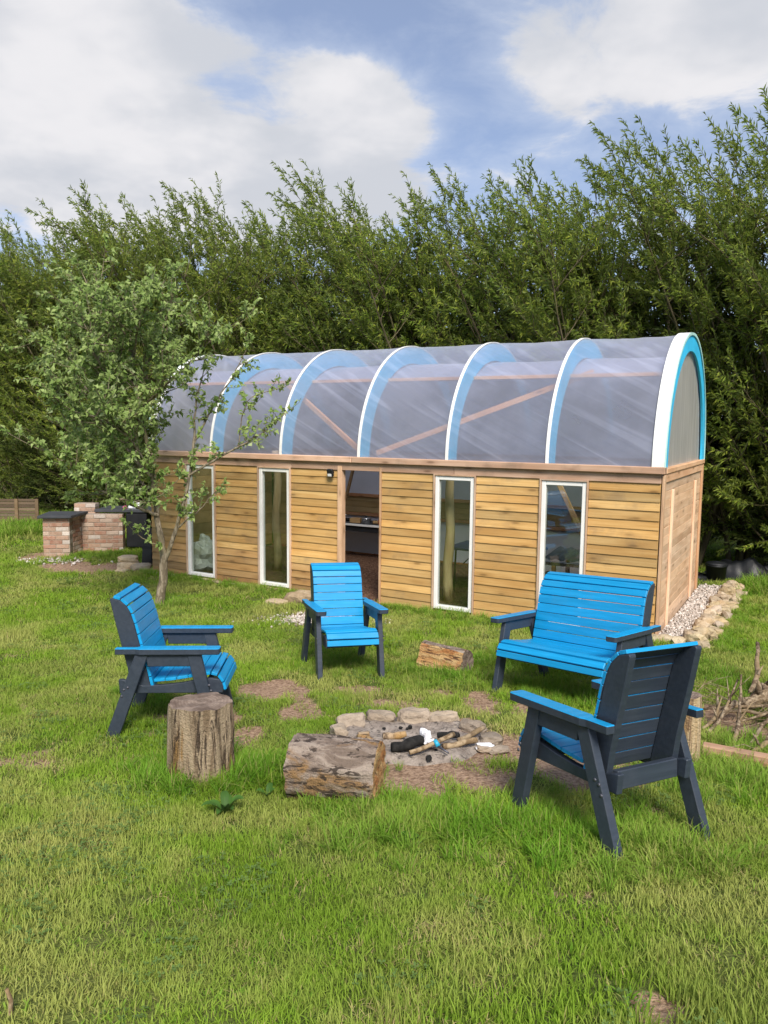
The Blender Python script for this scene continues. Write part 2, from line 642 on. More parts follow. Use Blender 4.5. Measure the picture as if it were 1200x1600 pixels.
def make_glass():
    m, g = new_mat('window_glass')
    tr = g.node('ShaderNodeBsdfTransparent', {'Color': (.86, .90, .87, 1)})
    gl = g.node('ShaderNodeBsdfGlossy', {'Color': (1, 1, 1, 1), 'Roughness': .02})
    mx = g.node('ShaderNodeMixShader', {0: schlick(g, .085), 1: tr.outputs[0], 2: gl.outputs[0]})
    g.l.new(mx.outputs[0], g.out.inputs['Surface'])
    return m


M_GLASS = make_glass()


def make_leaf(name, c1, c2, c3, back, trans=.35):
    m, g = new_mat(name)
    r = g.island()
    ob = g.objrand()
    c = g.ramp(r, [(0, c1), (.5, c2), (.86, c3), (1, tuple(min(1, x * 1.25) for x in c3))])
    pn = g.noise(g.pos(), .8, 3, .5)
    c = g.mix(g.rng(pn, .35, .7, 0, .45), c, c3)
    v = g.math('ADD', .84, g.math('MULTIPLY', ob, .32))
    c = g.mix(1.0, c, g.node('ShaderNodeCombineXYZ', {0: v, 1: v, 2: g.math('ADD', .8, g.math('MULTIPLY', ob, .2))}).outputs[0], 'MULTIPLY')
    bf = g.node('ShaderNodeNewGeometry').outputs['Backfacing']
    c = g.mix(g.math('MULTIPLY', bf, .8), c, back)
    p = g.node('ShaderNodeBsdfPrincipled', {'Base Color': c, 'Roughness': .55, 'Specular IOR Level': .18})
    t = g.node('ShaderNodeBsdfTranslucent', {'Color': g.mix(.5, c, (.22, .30, .03, 1))})
    mx = g.node('ShaderNodeMixShader', {0: trans, 1: p.outputs[0], 2: t.outputs[0]})
    g.l.new(mx.outputs[0], g.out.inputs['Surface'])
    return m


M_WILLOW = make_leaf('willow_leaf', (.105, .180, .022), (.180, .270, .036), (.32, .36, .060), (.27, .33, .12), .45)
M_BACKLEAF = make_leaf('dark_leaf', (.03, .052, .013), (.05, .08, .018), (.085, .105, .024), (.08, .10, .045), .25)
M_APPLE = make_leaf('apple_leaf', (.15, .255, .055), (.24, .36, .095), (.38, .48, .18), (.47, .55, .30), .38)
M_DOCK = make_leaf('dock_leaf', (.035, .10, .02), (.05, .13, .025), (.07, .15, .03), (.08, .14, .05), .25)


M_CLOVER = make_leaf('clover_leaf', (.11, .24, .036), (.16, .30, .045), (.2, .32, .06), (.13, .2, .06), .3)


def make_bark(name, a, b, c3, sc=(9, 9, 2.0), bump=.9):
    m, g = new_mat(name)
    co = g.objco()
    n = g.noise(g.mapping(co, sc), 1.6, 8, .65, .5)
    c = g.mix(g.rng(n, .42, .58), a, b)
    c = g.mix(g.rng(g.noise(co, 2.6, 4), .5, .62, 0, .8), c, c3)
    principled(g, c, .9, .15, g.bump(n, bump, .02))
    return m


M_WBARK = make_bark('willow_bark', (.075, .060, .035), (.15, .125, .075), (.13, .12, .05))
M_ABARK = make_bark('apple_bark', (.13, .105, .07), (.30, .25, .18), (.20, .17, .10), (14, 14, 5))
M_STUMPBARK = make_bark('stump_bark', (.085, .058, .038), (.42, .31, .20), (.40, .24, .085), (16, 16, 2.2))
M_LOGBARK = make_bark('log_bark', (.10, .072, .052), (.47, .37, .29), (.40, .25, .12), (3.2, 17, 17))
M_STICK = make_bark('stick_bark', (.17, .115, .065), (.36, .27, .17), (.30, .20, .10), (14, 14, 14), .4)
M_BRUSH = make_bark('dead_branch', (.11, .075, .048), (.32, .25, .17), (.25, .18, .10), (12, 12, 12), .4)


def make_cut(name, a, b, dark):
    m, g = new_mat(name)
    tc = g.node('ShaderNodeTexCoord').outputs['Object']
    xy = g.vmath('MULTIPLY', tc, (1, 1, 0))
    rr = g.math('ADD', g.vmath('LENGTH', xy), g.math('MULTIPLY', g.noise(tc, 6, 3), .05))
    ring = g.math('SINE', g.math('MULTIPLY', rr, 330.0))
    c = g.mix(g.rng(ring, -1, 1, .25, .75), a, b)
    n = g.noise(tc, 7, 6, .65)
    c = g.mix(g.rng(n, .42, .66, 0, .9), c, dark)
    principled(g, c, .9, .15, g.bump(g.math('ADD', n, g.math('MULTIPLY', ring, .15)), .6, .01))
    return m


M_CUT = make_cut('cut_wood', (.30, .235, .19), (.22, .165, .13), (.10, .07, .055))


def make_split(name, a, b, c3, dark, sc):
    m, g = new_mat(name)
    co = g.objco()
    n = g.noise(g.mapping(co, sc), 1.0, 7, .65, .8)
    c = g.mix(g.rng(n, .40, .60), a, b)
    k = g.noise(g.mapping(co, tuple(x ** .5 for x in sc)), 1.6, 5, .6, .6)
    c = g.mix(g.rng(k, .50, .60, 0, .9), c, c3)
    c = g.mix(g.rng(g.noise(g.mapping(co, tuple(x * 1.6 for x in sc)), 1.0, 5, .7, 1.0), .52, .60, 0, .9), c, dark)
    principled(g, c, .85, .2, g.bump(g.math('ADD', n, g.noise(co, 55, 6, .7)), 1.0, .03))
    return m


M_SPLIT = make_split('split_wood', (.58, .32, .13), (.66, .44, .21), (.48, .20, .07), (.12, .06, .035), (26, 26, 4))
M_POST = make_split('peeled_post', (.60, .43, .24), (.66, .51, .32), (.50, .31, .14), (.24, .15, .09), (22, 22, 1.6))
M_STUMPWOOD = make_split('stump_side', (.24, .17, .105), (.46, .355, .235), (.33, .185, .055), (.045, .03, .022), (17, 17, 1.8))
M_LOGSIDE = make_split('log_side', (.24, .18, .14), (.46, .37, .30), (.34, .20, .085), (.055, .040, .032), (15, 15, 5.5))


def make_chip(name, a, b, c3, scale=42):
    m, g = new_mat(name)
    p = g.pos()
    v = g.voro(p, scale, 'Color')
    sx = g.node('ShaderNodeSeparateXYZ', {0: v}).outputs[0]
    c = g.ramp(sx, [(0, a), (.5, b), (1, c3)])
    d = g.voro(p, scale)
    c = g.mix(g.rng(d, .3, .8, 0, .6), c, tuple(x * .3 for x in a))
    principled(g, c, .95, .1, g.bump(g.math('ADD', sx, g.noise(p, 60, 4)), .8, .03))
    return m


M_CHIP = make_chip('woodchip', (.10, .055, .035), (.20, .11, .07), (.30, .18, .12))


def make_ground():
    m, g = new_mat('lawn_soil')
    p = g.pos()
    at = g.node('ShaderNodeAttribute', attribute_name='soil', attribute_type='GEOMETRY').outputs['Fac']
    n = g.noise(p, 3.5, 8, .65)
    f = g.noise(p, 38, 6, .65)
    soil = g.mix(g.rng(f, .36, .64), (.20, .125, .082), (.42, .29, .20))
    soil = g.mix(g.rng(n, .5, .75, 0, .6), soil, (.17, .11, .065))
    turf = g.mix(g.rng(f, .3, .7), (.052, .080, .016), (.11, .145, .032))
    turf = g.mix(g.rng(g.noise(p, 1.1, 4), .42, .68, 0, .55), turf, (.15, .16, .05))
    fac = g.rng(g.math('ADD', at, g.math('MULTIPLY', g.math('SUBTRACT', g.noise(p, 9, 6, .65), .5), .7)), .34, .58)
    c = g.mix(fac, turf, soil)
    principled(g, c, .95, .1, g.bump(g.math('ADD', f, g.math('MULTIPLY', g.voro(p, 70), .4)), .8, .02))
    return m


M_GROUND = make_ground()


def make_grass(name, a, b, c3, dry):
    m, g = new_mat(name)
    r = g.island()
    oi = g.objrand()
    c = g.mix(r, a, b)
    c = g.mix(g.math('MULTIPLY', oi, .6), c, c3)
    p = g.pos()
    pn = g.noise(g.vmath('MULTIPLY', p, (1, 1, 0)), 1.05, 5, .6)
    c = g.mix(g.rng(pn, .42, .60, 0, .85), c, dry)
    gn = g.noise(g.mapping(g.vmath('MULTIPLY', p, (1, 1, 0)), loc=(7, 3, 0)), .55, 3, .5)
    c = g.mix(g.rng(gn, .46, .66, 0, .55), c, tuple(x * .62 for x in a))
    dead = g.rng(g.math('FRACT', g.math('MULTIPLY', r, 17.31)), .83, .85, 0, .85)
    c = g.mix(dead, c, (.40, .33, .15))
    hgt = g.node('ShaderNodeAttribute', attribute_name='tip', attribute_type='GEOMETRY').outputs['Fac']
    c = g.mix(g.math('MULTIPLY', hgt, .30), c, tuple(min(1, x * 1.5) for x in c3))
    pb = g.node('ShaderNodeBsdfPrincipled', {'Base Color': c, 'Roughness': .6, 'Specular IOR Level': .10})
    t = g.node('ShaderNodeBsdfTranslucent', {'Color': g.mix(.4, c, (.25, .36, .03, 1))})
    mx = g.node('ShaderNodeMixShader', {0: .42, 1: pb.outputs[0], 2: t.outputs[0]})
    g.l.new(mx.outputs[0], g.out.inputs['Surface'])
    return m


M_GRASS = make_grass('grass_blade', (.150, .305, .020), (.235, .395, .030), (.30, .41, .055), (.47, .445, .16))
M_LUSH = make_grass('lush_blade', (.095, .265, .018), (.165, .35, .028), (.205, .36, .040), (.28, .39, .065))


def make_ash():
    m, g = new_mat('ash_bed')
    p = g.pos()
    n = g.noise(p, 9, 8, .65)
    c = g.mix(g.rng(n, .3, .7), (.20, .165, .14), (.38, .325, .28))
    c = g.mix(g.rng(g.noise(p, 2.8, 5), .52, .70, 0, .8), c, (.34, .22, .16))
    c = g.mix(g.rng(g.noise(p, 24, 6, .7), .52, .66, 0, .85), c, (.045, .04, .036))
    principled(g, c, .95, .1, g.bump(g.math('ADD', n, g.noise(p, 60, 5)), .9, .02))
    return m


M_ASH = make_ash()

# ------------------------------------------------------------------ cabin frame (needed by the lawn too)
CAB_X, CAB_Y, CAB_TH = 3.0039, 8.3822, 1.05977
CAB_L, CAB_W = 7.628, 3.1054
CAB_ROT = CAB_TH - math.pi / 2          # local x runs along the front towards the right, local y into the cabin
AX = np.array([-math.sin(CAB_TH), math.cos(CAB_TH)])
BX = np.array([math.cos(CAB_TH), math.sin(CAB_TH)])


def cab_ab(x, y):
    dx, dy = np.asarray(x) - CAB_X, np.asarray(y) - CAB_Y
    return dx * AX[0] + dy * AX[1], dx * BX[0] + dy * BX[1]


def cab_xy(a, b):
    return CAB_X + a * AX[0] + b * BX[0], CAB_Y + a * AX[1] + b * BX[1]


def wall_px(u, v, b):
    """pixel -> (a, z) on the plane at depth b in the cabin"""
    D = pixdir(u, v)
    ox, oy = cab_xy(0, b)
    t = (ox * BX[0] + oy * BX[1]) / (D.x * BX[0] + D.y * BX[1])
    a = (D.x * t - ox) * AX[0] + (D.y * t - oy) * AX[1]
    return a, CAM_H + D.z * t


# ------------------------------------------------------------------ ground sheet with worn patches
PATCH = [(425, 1078, 52, 20, 1.0), (390, 1150, 34, 18, 1.0), (562, 1076, 36, 11, .95), (692, 1082, 34, 8, .8), (752, 1092, 30, 22, 1.0),
         (822, 1110, 26, 18, .9), (640, 1235, 60, 12, .75), (752, 1222, 58, 20, .95), (880, 1200, 62, 22, .95), (905, 1232, 40, 12, .8), (650, 1165, 165, 62, 1.0),
         (300, 1100, 30, 14, .8), (1030, 1572, 46, 26, 1.0), (1105, 1332, 34, 14, .8), (505, 1326, 26, 8, .75), (850, 1450, 24, 6, .6),
         (260, 1120, 60, 10, .6), (150, 888, 90, 9, .95), (60, 868, 30, 8, .9), (100, 884, 50, 8, .9), (500, 962, 62, 13, 1.0), (520, 975, 40, 8, .6), (700, 1205, 120, 12, .7), (340, 1120, 40, 20, .8), (610, 1100, 60, 12, .6), (830, 1160, 30, 20, .8), (250, 1150, 40, 10, .5), (470, 1085, 30, 12, .7), (990, 1215, 40, 20, .6), (230, 1240, 30, 8, .5), (900, 1400, 60, 10, .62), (300, 1420, 60, 9, .5), (760, 1330, 40, 8, .55), (160, 1330, 50, 9, .5), (560, 1400, 40, 7, .4), (50, 1185, 60, 20, .55), (700, 1500, 40, 10, .45),
         (790, 1165, 40, 26, .9), (470, 1110, 44, 20, .75), (1000, 1262, 40, 12, .6), (1150, 1130, 60, 30, .7), (950, 1180, 50, 16, .7)]
PW = []
for (u, v, ru, rv, s) in PATCH:
    c = hit(u, v)
    ex = (hit(u + ru, v) - c).length
    ey = (hit(u, v - rv) - hit(u, v + rv)).length / 2
    PW.append((c.x, c.y, ex, ey, s))


def soil_at(x, y):
    x = np.asarray(x, float)
    y = np.asarray(y, float)
    s = np.zeros_like(x)
    wob = (fbm(x * 3.3, y * 3.3, 5) - .5) * 1.0
    for (cx, cy, ex, ey, st) in PW:
        d = np.sqrt(((x - cx) / ex) ** 2 + ((y - cy) / ey) ** 2) + wob
        s = np.maximum(s, st * (1 - smoothstep(.55, 1.25, d)))
    a, b = cab_ab(x, y)
    inside = (a > -.15) & (a < CAB_L + .15) & (b > -.08) & (b < CAB_W + .2)
    s = np.where(inside, 1.0, s)
    return s


def axis_coords(lo, hi, step, far):
    c = list(np.arange(lo, hi + 1e-6, step))
    s = step
    x = hi
    while x < far:
        s *= 1.35
        x += s
        c.append(x)
    s = step
    x = lo
    while x > -far:
        s *= 1.35
        x -= s
        c.insert(0, x)
    return np.array(c)


gx = axis_coords(-9, 8, .085, 900)
gy = axis_coords(1.5, 19, .085, 900)
GX, GY = np.meshgrid(gx, gy)
so = soil_at(GX, GY)
GZ = gz(GX, GY) + (fbm(GX * 2.2, GY * 2.2, 9) - .5) * .02 - so * .018
nx, ny = len(gx), len(gy)
idx = np.arange(nx * ny).reshape(ny, nx)
quads = np.stack([idx[:-1, :-1], idx[:-1, 1:], idx[1:, 1:], idx[1:, :-1]], -1).reshape(-1, 4)
gme = np_mesh('ground', np.stack([GX, GY, GZ], -1).reshape(-1, 3), quads, [M_GROUND], smooth=True)
at = gme.attributes.new('soil', 'FLOAT', 'POINT')
at.data.foreach_set('value', so.ravel().astype(np.float32))
go = obj('ground', gme)
go['kind'] = 'structure'
go['label'] = 'green lawn with bare earth patches round the fire pit'

# ------------------------------------------------------------------ garden cabin
cabin = empty('garden_cabin', (CAB_X, CAB_Y, 0), CAB_ROT,
              'long timber clad cabin with a curved clear plastic roof on blue hoops', 'cabin')
rnd = random.Random(4)
Z_CLAD, ROWS, EXPO = 0.0, 17, .1025
OPEN = dict(w4=(.78, 1.35), w3=(2.15, 2.72), door=(3.50, 4.14), w2=(4.92, 5.50), w1=(6.29, 6.88))
SEGS = [(0.0, .78), (1.35, 2.15), (2.72, 3.47), (4.14, 4.92), (5.50, 6.29), (6.88, 7.62)]


def tint(lo=.88, hi=1.06, warm=.04):
    v = rnd.uniform(lo, hi)
    w = rnd.uniform(-warm, warm)
    return (v * (1 + w), v, v * (1 - w * 1.5))


for si, (a0, a1) in enumerate(SEGS):
    # solid wall behind the boards
    mb = MB()
    mb.box(-a1, -a0, .0, .045, .0, 1.80)
    wall = mb.build('wall', [M_PLY], cabin, color=(1, 1, 1))
    ln = a1 - a0 - .006
    prof = [(-.027, 0), (-.011, 0), (-.003, .128), (-.010, .128)]
    b2 = MB()
    b2.prism(prof, -ln / 2, ln / 2)
    me = b2.mesh('weatherboard', [M_CLAD])
    for r in range(ROWS):
        t = tint(.90, 1.10, .05)
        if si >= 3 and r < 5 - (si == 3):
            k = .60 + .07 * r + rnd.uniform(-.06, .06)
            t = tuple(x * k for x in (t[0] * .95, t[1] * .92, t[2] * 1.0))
        elif rnd.random() < .12:
            t = tuple(x * .82 for x in t)
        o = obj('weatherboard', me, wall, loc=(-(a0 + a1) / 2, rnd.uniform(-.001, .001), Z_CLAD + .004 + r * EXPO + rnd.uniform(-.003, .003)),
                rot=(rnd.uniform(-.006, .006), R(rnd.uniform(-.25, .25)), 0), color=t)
# plinth under the boards
mb = MB()
mb.box(-CAB_L, 0, -.012, .03, -.12, .004, .004)
mb.build('plinth', [M_BEAM], cabin, color=(.55, .47, .40))
# fascia boards over the openings, wall plate beam in two lengths
for i, (a0, a1) in enumerate([(0, 2.44), (2.444, 4.9), (4.904, 7.63)]):
    mb = MB()
    mb.box(-a1, -a0, -.036, -.002, 1.742, 1.845, .004)
    mb.build('fascia_board', [M_BEAM], cabin, color=tint(.80, .92))
for i, (a0, a1) in enumerate([(-.04, 3.9), (3.905, 7.66)]):
    mb = MB()
    mb.box(-a1, -a0, -.085, .06, 1.846, 1.925, .008)
    mb.build('wall_plate', [M_BEAM], cabin, color=tint(.98, 1.08))
# windows
for key in ('w1', 'w2', 'w3', 'w4'):
    a0, a1 = OPEN[key]
    z0, z1, fw = .035, 1.745, .052
    mb = MB()
    x0, x1 = -a1 + .022, -a0 - .022
    mb.box(x0, x0 + fw, -.030, .045, z0, z1 - .02, .006)
    mb.box(x1 - fw, x1, -.030, .045, z0, z1 - .02, .006)
    mb.box(x0 + fw, x1 - fw, -.028, .043, z0, z0 + fw, .006)
    mb.box(x0 + fw, x1 - fw, -.028, .043, z1 - .02 - fw, z1 - .02, .006)
    win = mb.build('window', [M_WHITE], cabin)
    for (bx0, bx1, bz0, bz1) in ((x0 - .022, x0 - .001, -.0, z1), (x1 + .001, x1 + .022, -.0, z1), (x0 - .001, x1 + .001, z1 - .019, z1 - .001)):
        mt = MB()
        mt.box(bx0, bx1, -.046, .05, bz0, bz1, .003)
        mt.build('trim', [M_TRIM], win, color=tint(.78, .95))
    mp = MB()
    mp.box(x0 + fw - .004, x1 - fw + .004, .006, .012, z0 + fw - .004, z1 - .02 - fw + .004)
    mp.build('pane', [M_GLASS], win)
# door frame
mb = MB()
mb.box(-4.14, -4.075, -.045, .06, -.02, 1.80, .004)
mb.build('door_post', [M_TRIM], cabin, color=(1.0, .93, .85))
mb = MB()
mb.box(-3.498, -3.47, -.040, .06, -.02, 1.80, .004)
mb.build('door_post', [M_TRIM], cabin, color=(.95, .85, .72))
mb = MB()
mb.box(-4.074, -3.499, -.030, .06, 1.775, 1.80, .003)
mb.build('door_head', [M_TRIM], cabin, color=(1, .95, .9))
# right hand end wall: flat boards and battens
mb = MB()
mb.box(-.05, -.012, .05, CAB_W, 0, 1.80)
endw = mb.build('end_wall', [M_PLY], cabin)
V, F = cbox(.018, CAB_W - .11, .1005, .003)
me = mesh_from('flat_board', V, F, [M_SIDE])
for r in range(18):
    obj('flat_board', me, endw, loc=(-.002, CAB_W / 2 + .02, .052 + r * .1025), rot=(R(rnd.uniform(-.15, .15)), 0, 0), color=tint(.90, 1.04, .03))
for b, w, c in ((-.028, .10, (.92, .84, .74)), (.60, .075, (1.45, 1.45, 1.45)), (2.42, .075, (1.40, 1.38, 1.36)), (CAB_W - .06, .09, (.85, .72, .58))):
    mb = MB()
    zt = 1.835 if b < 0 or b > 3 else 1.64
    mb.box(.0085, .036, b, b + w, -.02, zt, .004)
    mb.build('batten', [M_TRIM], cabin, color=c)
mb = MB()
mb.box(-.04, .045, .062, CAB_W + .03, 1.847, 1.905, .006)
mb.build('end_plate', [M_SIDE], cabin, color=(1.05, .95, .86))
mb = MB()
mb.box(.0085, .030, .075, CAB_W - .08, 1.75, 1.845, .004)
mb.build('end_fascia', [M_SIDE], cabin, color=(.95, .86, .8))

# curved roof
RC, RR, RZ = 1.5527, 1.585, 1.9


def arc(r, k, n):
    ph = math.pi * k / n
    return RC - r * math.cos(ph), RZ + r * math.sin(ph)


RIBS = [i * CAB_L / 6 for i in range(7)]
RIBS[0], RIBS[6] = .02, CAB_L - .02
for i in range(6):
    a0, a1 = RIBS[i], RIBS[i + 1]
    na, nph = 26, 64
    V = np.zeros((na + 1, nph + 1, 3))
    for p in range(na + 1):
        f = p / na
        for k in range(nph + 1):
            ph = math.pi * k / nph
            sag = .018 * (4 * f * (1 - f)) ** .8 * (math.sin(ph) ** .6 if 0 < k < nph else 0)
            wr = .007 * math.sin(ph) * mnoise.noise(Vector((f * 3 + i * 5 + ph * 3.2, ph * 2.2 - f * 7, i * 3.3))) * (4 * f * (1 - f))
            b, z = arc(RR - sag + wr, k, nph)
            V[p, k] = (-(a0 + (a1 - a0) * f), b, z)
    idx = np.arange((na + 1) * (nph + 1)).reshape(na + 1, nph + 1)
    Q = np.stack([idx[:-1, :-1], idx[1:, :-1], idx[1:, 1:], idx[:-1, 1:]], -1).reshape(-1, 4)
    obj('roof_film', np_mesh('roof_film', V.reshape(-1, 3), Q, [M_FILM], True), cabin)


# added milky sheet inside the arch: hides the rear hoops behind lavender haze
V, Q = [], []
na, nph = 60, 40
for p_ in range(na + 1):
    a = .06 + (CAB_L - .12) * p_ / na
    for k in range(nph + 1):
        ph = R(51) + (math.pi - R(51)) * k / nph
        r_ = RR - .262 - .012 * mnoise.noise(Vector((a * 1.3, ph * 4, 2)))
        V.append((-a, RC - r_ * math.cos(ph), RZ + r_ * math.sin(ph)))
idx = np.arange((na + 1) * (nph + 1)).reshape(na + 1, nph + 1)
Q = np.stack([idx[:-1, :-1], idx[1:, :-1], idx[1:, 1:], idx[:-1, 1:]], -1).reshape(-1, 4)
obj('added_lining', np_mesh('added_lining', V, Q, [M_LINING], True), cabin)


def arc_ring(a0, a1, r0, r1, n=64, k0=0, k1=None):
    k1 = n if k1 is None else k1
    V, F = [], []
    for k in range(k0, k1 + 1):
        for (a, r) in ((a0, r0), (a1, r0), (a1, r1), (a0, r1)):
            b, z = arc(r, k, n)
            V.append((-a, b, z))
    m = k1 - k0
    for k in range(m):
        for j in range(4):
            F.append((k * 4 + j, k * 4 + (j + 1) % 4, k * 4 + 4 + (j + 1) % 4, k * 4 + 4 + j))
    F.append((3, 2, 1, 0))
    F.append(tuple(m * 4 + j for j in range(4)))
    return V, F


for i, a in enumerate(RIBS):
    if 0 < i < 6:
        V, F = arc_ring(a - .022, a + .022, RR - .24, RR - .008)
        hoop = obj('hoop', mesh_from('hoop', V, F, [M_RIBBLUE], smooth=False), cabin)
        V, F = arc_ring(a - .019, a + .019, RR + .004, RR + .014)
        obj('white_strip', mesh_from('white_strip', V, F, [M_STRIP]), hoop)
    else:
        s = 1 if i == 0 else -1
        V, F = arc_ring(a - s * .045, a - s * .018, RR - .20, RR + .004)
        hoop = obj('end_hoop', mesh_from('end_hoop', V, F, [M_RIBBLUE]), cabin)
        q = sorted((a - s * .048, a + s * .085))
        for (k0, k1) in ((0, 15), (15, 32), (32, 48), (48, 64)):
            V, F = arc_ring(q[0], q[1], RR + .005, RR + .018 + .002 * (k0 % 2), 64, k0, k1)
            obj('white_band', mesh_from('white_band', V, F, [M_HOOP]), hoop)
        q = sorted((a - s * .049, a - s * .060))
        V, F = arc_ring(q[0], q[1], RR - .012, RR + .020)
        obj('edge_trim', mesh_from('edge_trim', V, F, [M_AQUA]), hoop)
        # plastic sheet closing the end
        V, F = [], []
        n, m = 48, 14
        for k in range(n + 1):
            b, z = arc(RR - .05, k, n)
            for j in range(m + 1):
                zz_ = RZ + (z - RZ) * j / m
                V.append((-a + .004 * math.sin(b * 23 + j * .2) * math.sin(j / m * 3.1), b, zz_))
        for k in range(n):
            for j in range(m):
                F.append((k * (m + 1) + j, (k + 1) * (m + 1) + j, (k + 1) * (m + 1) + j + 1, k * (m + 1) + j + 1))
        obj('gable_film', mesh_from('gable_film', V, F, [M_GABLE], smooth=True), cabin)


def bar(mb, p, q, w, t, m=0):
    """rectangular timber between two points"""
    p, q = Vector(p), Vector(q)
    d = q - p
    x = d.normalized()
    up = Vector((0, 0, 1)) if abs(x.z) < .95 else Vector((0, 1, 0))
    y = up.cross(x).normalized()
    z = x.cross(y)
    V, F = cbox(d.length, t, w, .004)
    M = Matrix(((x.x, y.x, z.x), (x.y, y.y, z.y), (x.z, y.z, z.z)))
    c = (p + q) / 2
    mb.add([M @ Vector(v) + c for v in V], F, m)


def timber(name, p, q, w, t, mat, parent, color=None):
    """timber whose mesh lies along its own x axis, so the grain runs with it"""
    p, q = Vector(p), Vector(q)
    d = q - p
    x = d.normalized()
    up = Vector((0, 0, 1)) if abs(x.z) < .95 else Vector((0, 1, 0))
    y = up.cross(x).normalized()
    z = x.cross(y)
    me = mesh_from(name, *cbox(d.length, t, w, .004), [mat])
    Mx = Matrix(((x.x, y.x, z.x, (p.x + q.x) / 2), (x.y, y.y, z.y, (p.y + q.y) / 2), (x.z, y.z, z.z, (p.z + q.z) / 2), (0, 0, 0, 1)))
    return obj(name, me, parent, mtx=Mx, color=color)


def shell(a, ph, dr=.26):
    b = RC - (RR - dr) * math.cos(ph)
    return (-a, b, RZ + (RR - dr) * math.sin(ph))


timber('purlin', shell(.1, R(52), .235), shell(CAB_L - .1, R(52), .235), .045, .03, M_INNER, cabin, (1.3, 1.25, 1.25))
timber('roof_brace', shell(3.70, R(3), .27), shell(1.0, R(58), .27), .07, .04, M_INNER, cabin, (1.3, 1.2, 1.15))
timber('roof_brace', shell(3.92, R(3), .27), shell(5.6, R(54), .27), .07, .04, M_INNER, cabin, (1.3, 1.2, 1.15))
# back wall: lining, brown band, white sheet, left part boarded
mb = MB()
mb.box(-6.05, -.06, CAB_W - .012, CAB_W, 1.12, 1.86)
mb.build('back_lining', [M_LAVENDER], cabin)
mb = MB()
mb.box(-6.05, -.06, CAB_W - .014, CAB_W - .002, .05, .76)
mb.build('back_lining', [M_LAVENDER], cabin)
for k in range(3):
    mb = MB()
    mb.box(-6.05, -.06, CAB_W - .03, CAB_W - .01, .79 + k * .095, .79 + k * .095 + .092, .003)
    mb.build('back_board', [M_PLY], cabin, color=tint(.8, 1.0))
for z in (1.095, .755):
    mb = MB()
    mb.box(-6.05, -.06, CAB_W - .07, CAB_W - .031, z - .025, z + .03, .004)
    mb.build('back_rail', [M_INNER], cabin, color=(1, .9, .85))
mb = MB()
mb.box(-CAB_L, -.06, CAB_W - .05, CAB_W - .003, 0, .055, .004)
mb.build('back_sill', [M_INNER], cabin, color=(.6, .5, .42))
mb = MB()
mb.box(-CAB_L, 0, CAB_W - .07, CAB_W + .03, 1.861, 1.925, .006)
mb.build('wall_plate', [M_BEAM], cabin)
for k in range(9):
    mb = MB()
    mb.box(-CAB_L + .03, -6.055, CAB_W - .02, CAB_W - .002, .06 + k * .2, .06 + k * .2 + .197, .003)
    mb.build('back_board', [M_PLY], cabin, color=tint(.9, 1.1))
    mb = MB()
    mb.box(-CAB_L, -CAB_L + .02, .05, CAB_W - .06, .06 + k * .2, .06 + k * .2 + .197, .003)
    mb.build('end_board', [M_PLY], cabin, color=tint(.9, 1.1))
for a in (1.27, 2.5, 3.0, 4.6):
    timber('stud', (-a, CAB_W - .09, .05), (-a, CAB_W - .09, 1.86), .08, .045, M_INNER, cabin, tint(.8, 1))
# floor of woodchip
mb = MB()
mb.box(-CAB_L + .02, -.05, .046, CAB_W - .05, -.1, .03)
mb.build('floor', [M_CHIP], cabin)
# peeled log posts inside
for (u, v, b, r, ln) in ((433, 868, 1.0, .062, 1.9), (700, 942, .42, .062, 1.9)):
    a, z = wall_px(u, v, b)
    mb = MB()
    pts = [(-a + .018 * math.sin(k * 1.4 + u), b + .015 * math.cos(k * 1.1), .03 + ln * k / 8) for k in range(9)]
    mb.tube([Vector(p) - Vector((-a, b, 0)) for p in pts], [r * (1.1 - .03 * k + .05 * math.sin(k * 2.7)) for k in range(9)], 12)
    mb.build('log_post', [M_POLE], cabin, True, loc=(-a, b, 0))
for (u0, v0, u1, v1, b, w, c) in ((446, 728, 452, 790, 1.3, .05, (.9, .8, .7)), (340, 735, 322, 770, 1.6, .07, (.9, .8, .7)), (862, 745, 915, 850, .55, .06, (1.0, .85, .8)), (555, 728, 538, 780, 2.6, .05, (.7, .6, .5))):
    (a0, z0), (a1, z1) = wall_px(u0, v0, b), wall_px(u1, v1, b)
    timber('inner_brace', (-a0, b, z0 + .1), (-a1, b + .05, z1), w, .045, M_POLE, cabin, c)
# things on the outside: lamp over the doorway
fl = empty('flood_lamp', (0, 0, 0), CAB_ROT, 'small black flood lamp fixed beside the open doorway', 'lamp')
lx, ly = cab_xy(4.225, -.05)
fl.location = (lx, ly, 1.71)
mb = MB()
mb.box(-.045, .045, -.06, -.02, -.05, .055, .008)
mb.build('lamp_body', [M_BLACK], fl, rot=(R(14), 0, 0))
mb = MB()
mb.box(-.030, .030, -.066, -.061, -.040, -.005, .001)
mb.build('lamp_face', [M_ENAMEL], fl, rot=(R(14), 0, 0))
mb = MB()
mb.box(-.03, .03, -.022, .016, -.012, .012, .003)
mb.build('bracket', [M_BLACK], fl)


def cab_thing(name, a, b, z, rz, label, cat, group=None):
    x, y = cab_xy(a, b)
    return empty(name, (x, y, z), CAB_ROT + rz, label, cat, group)


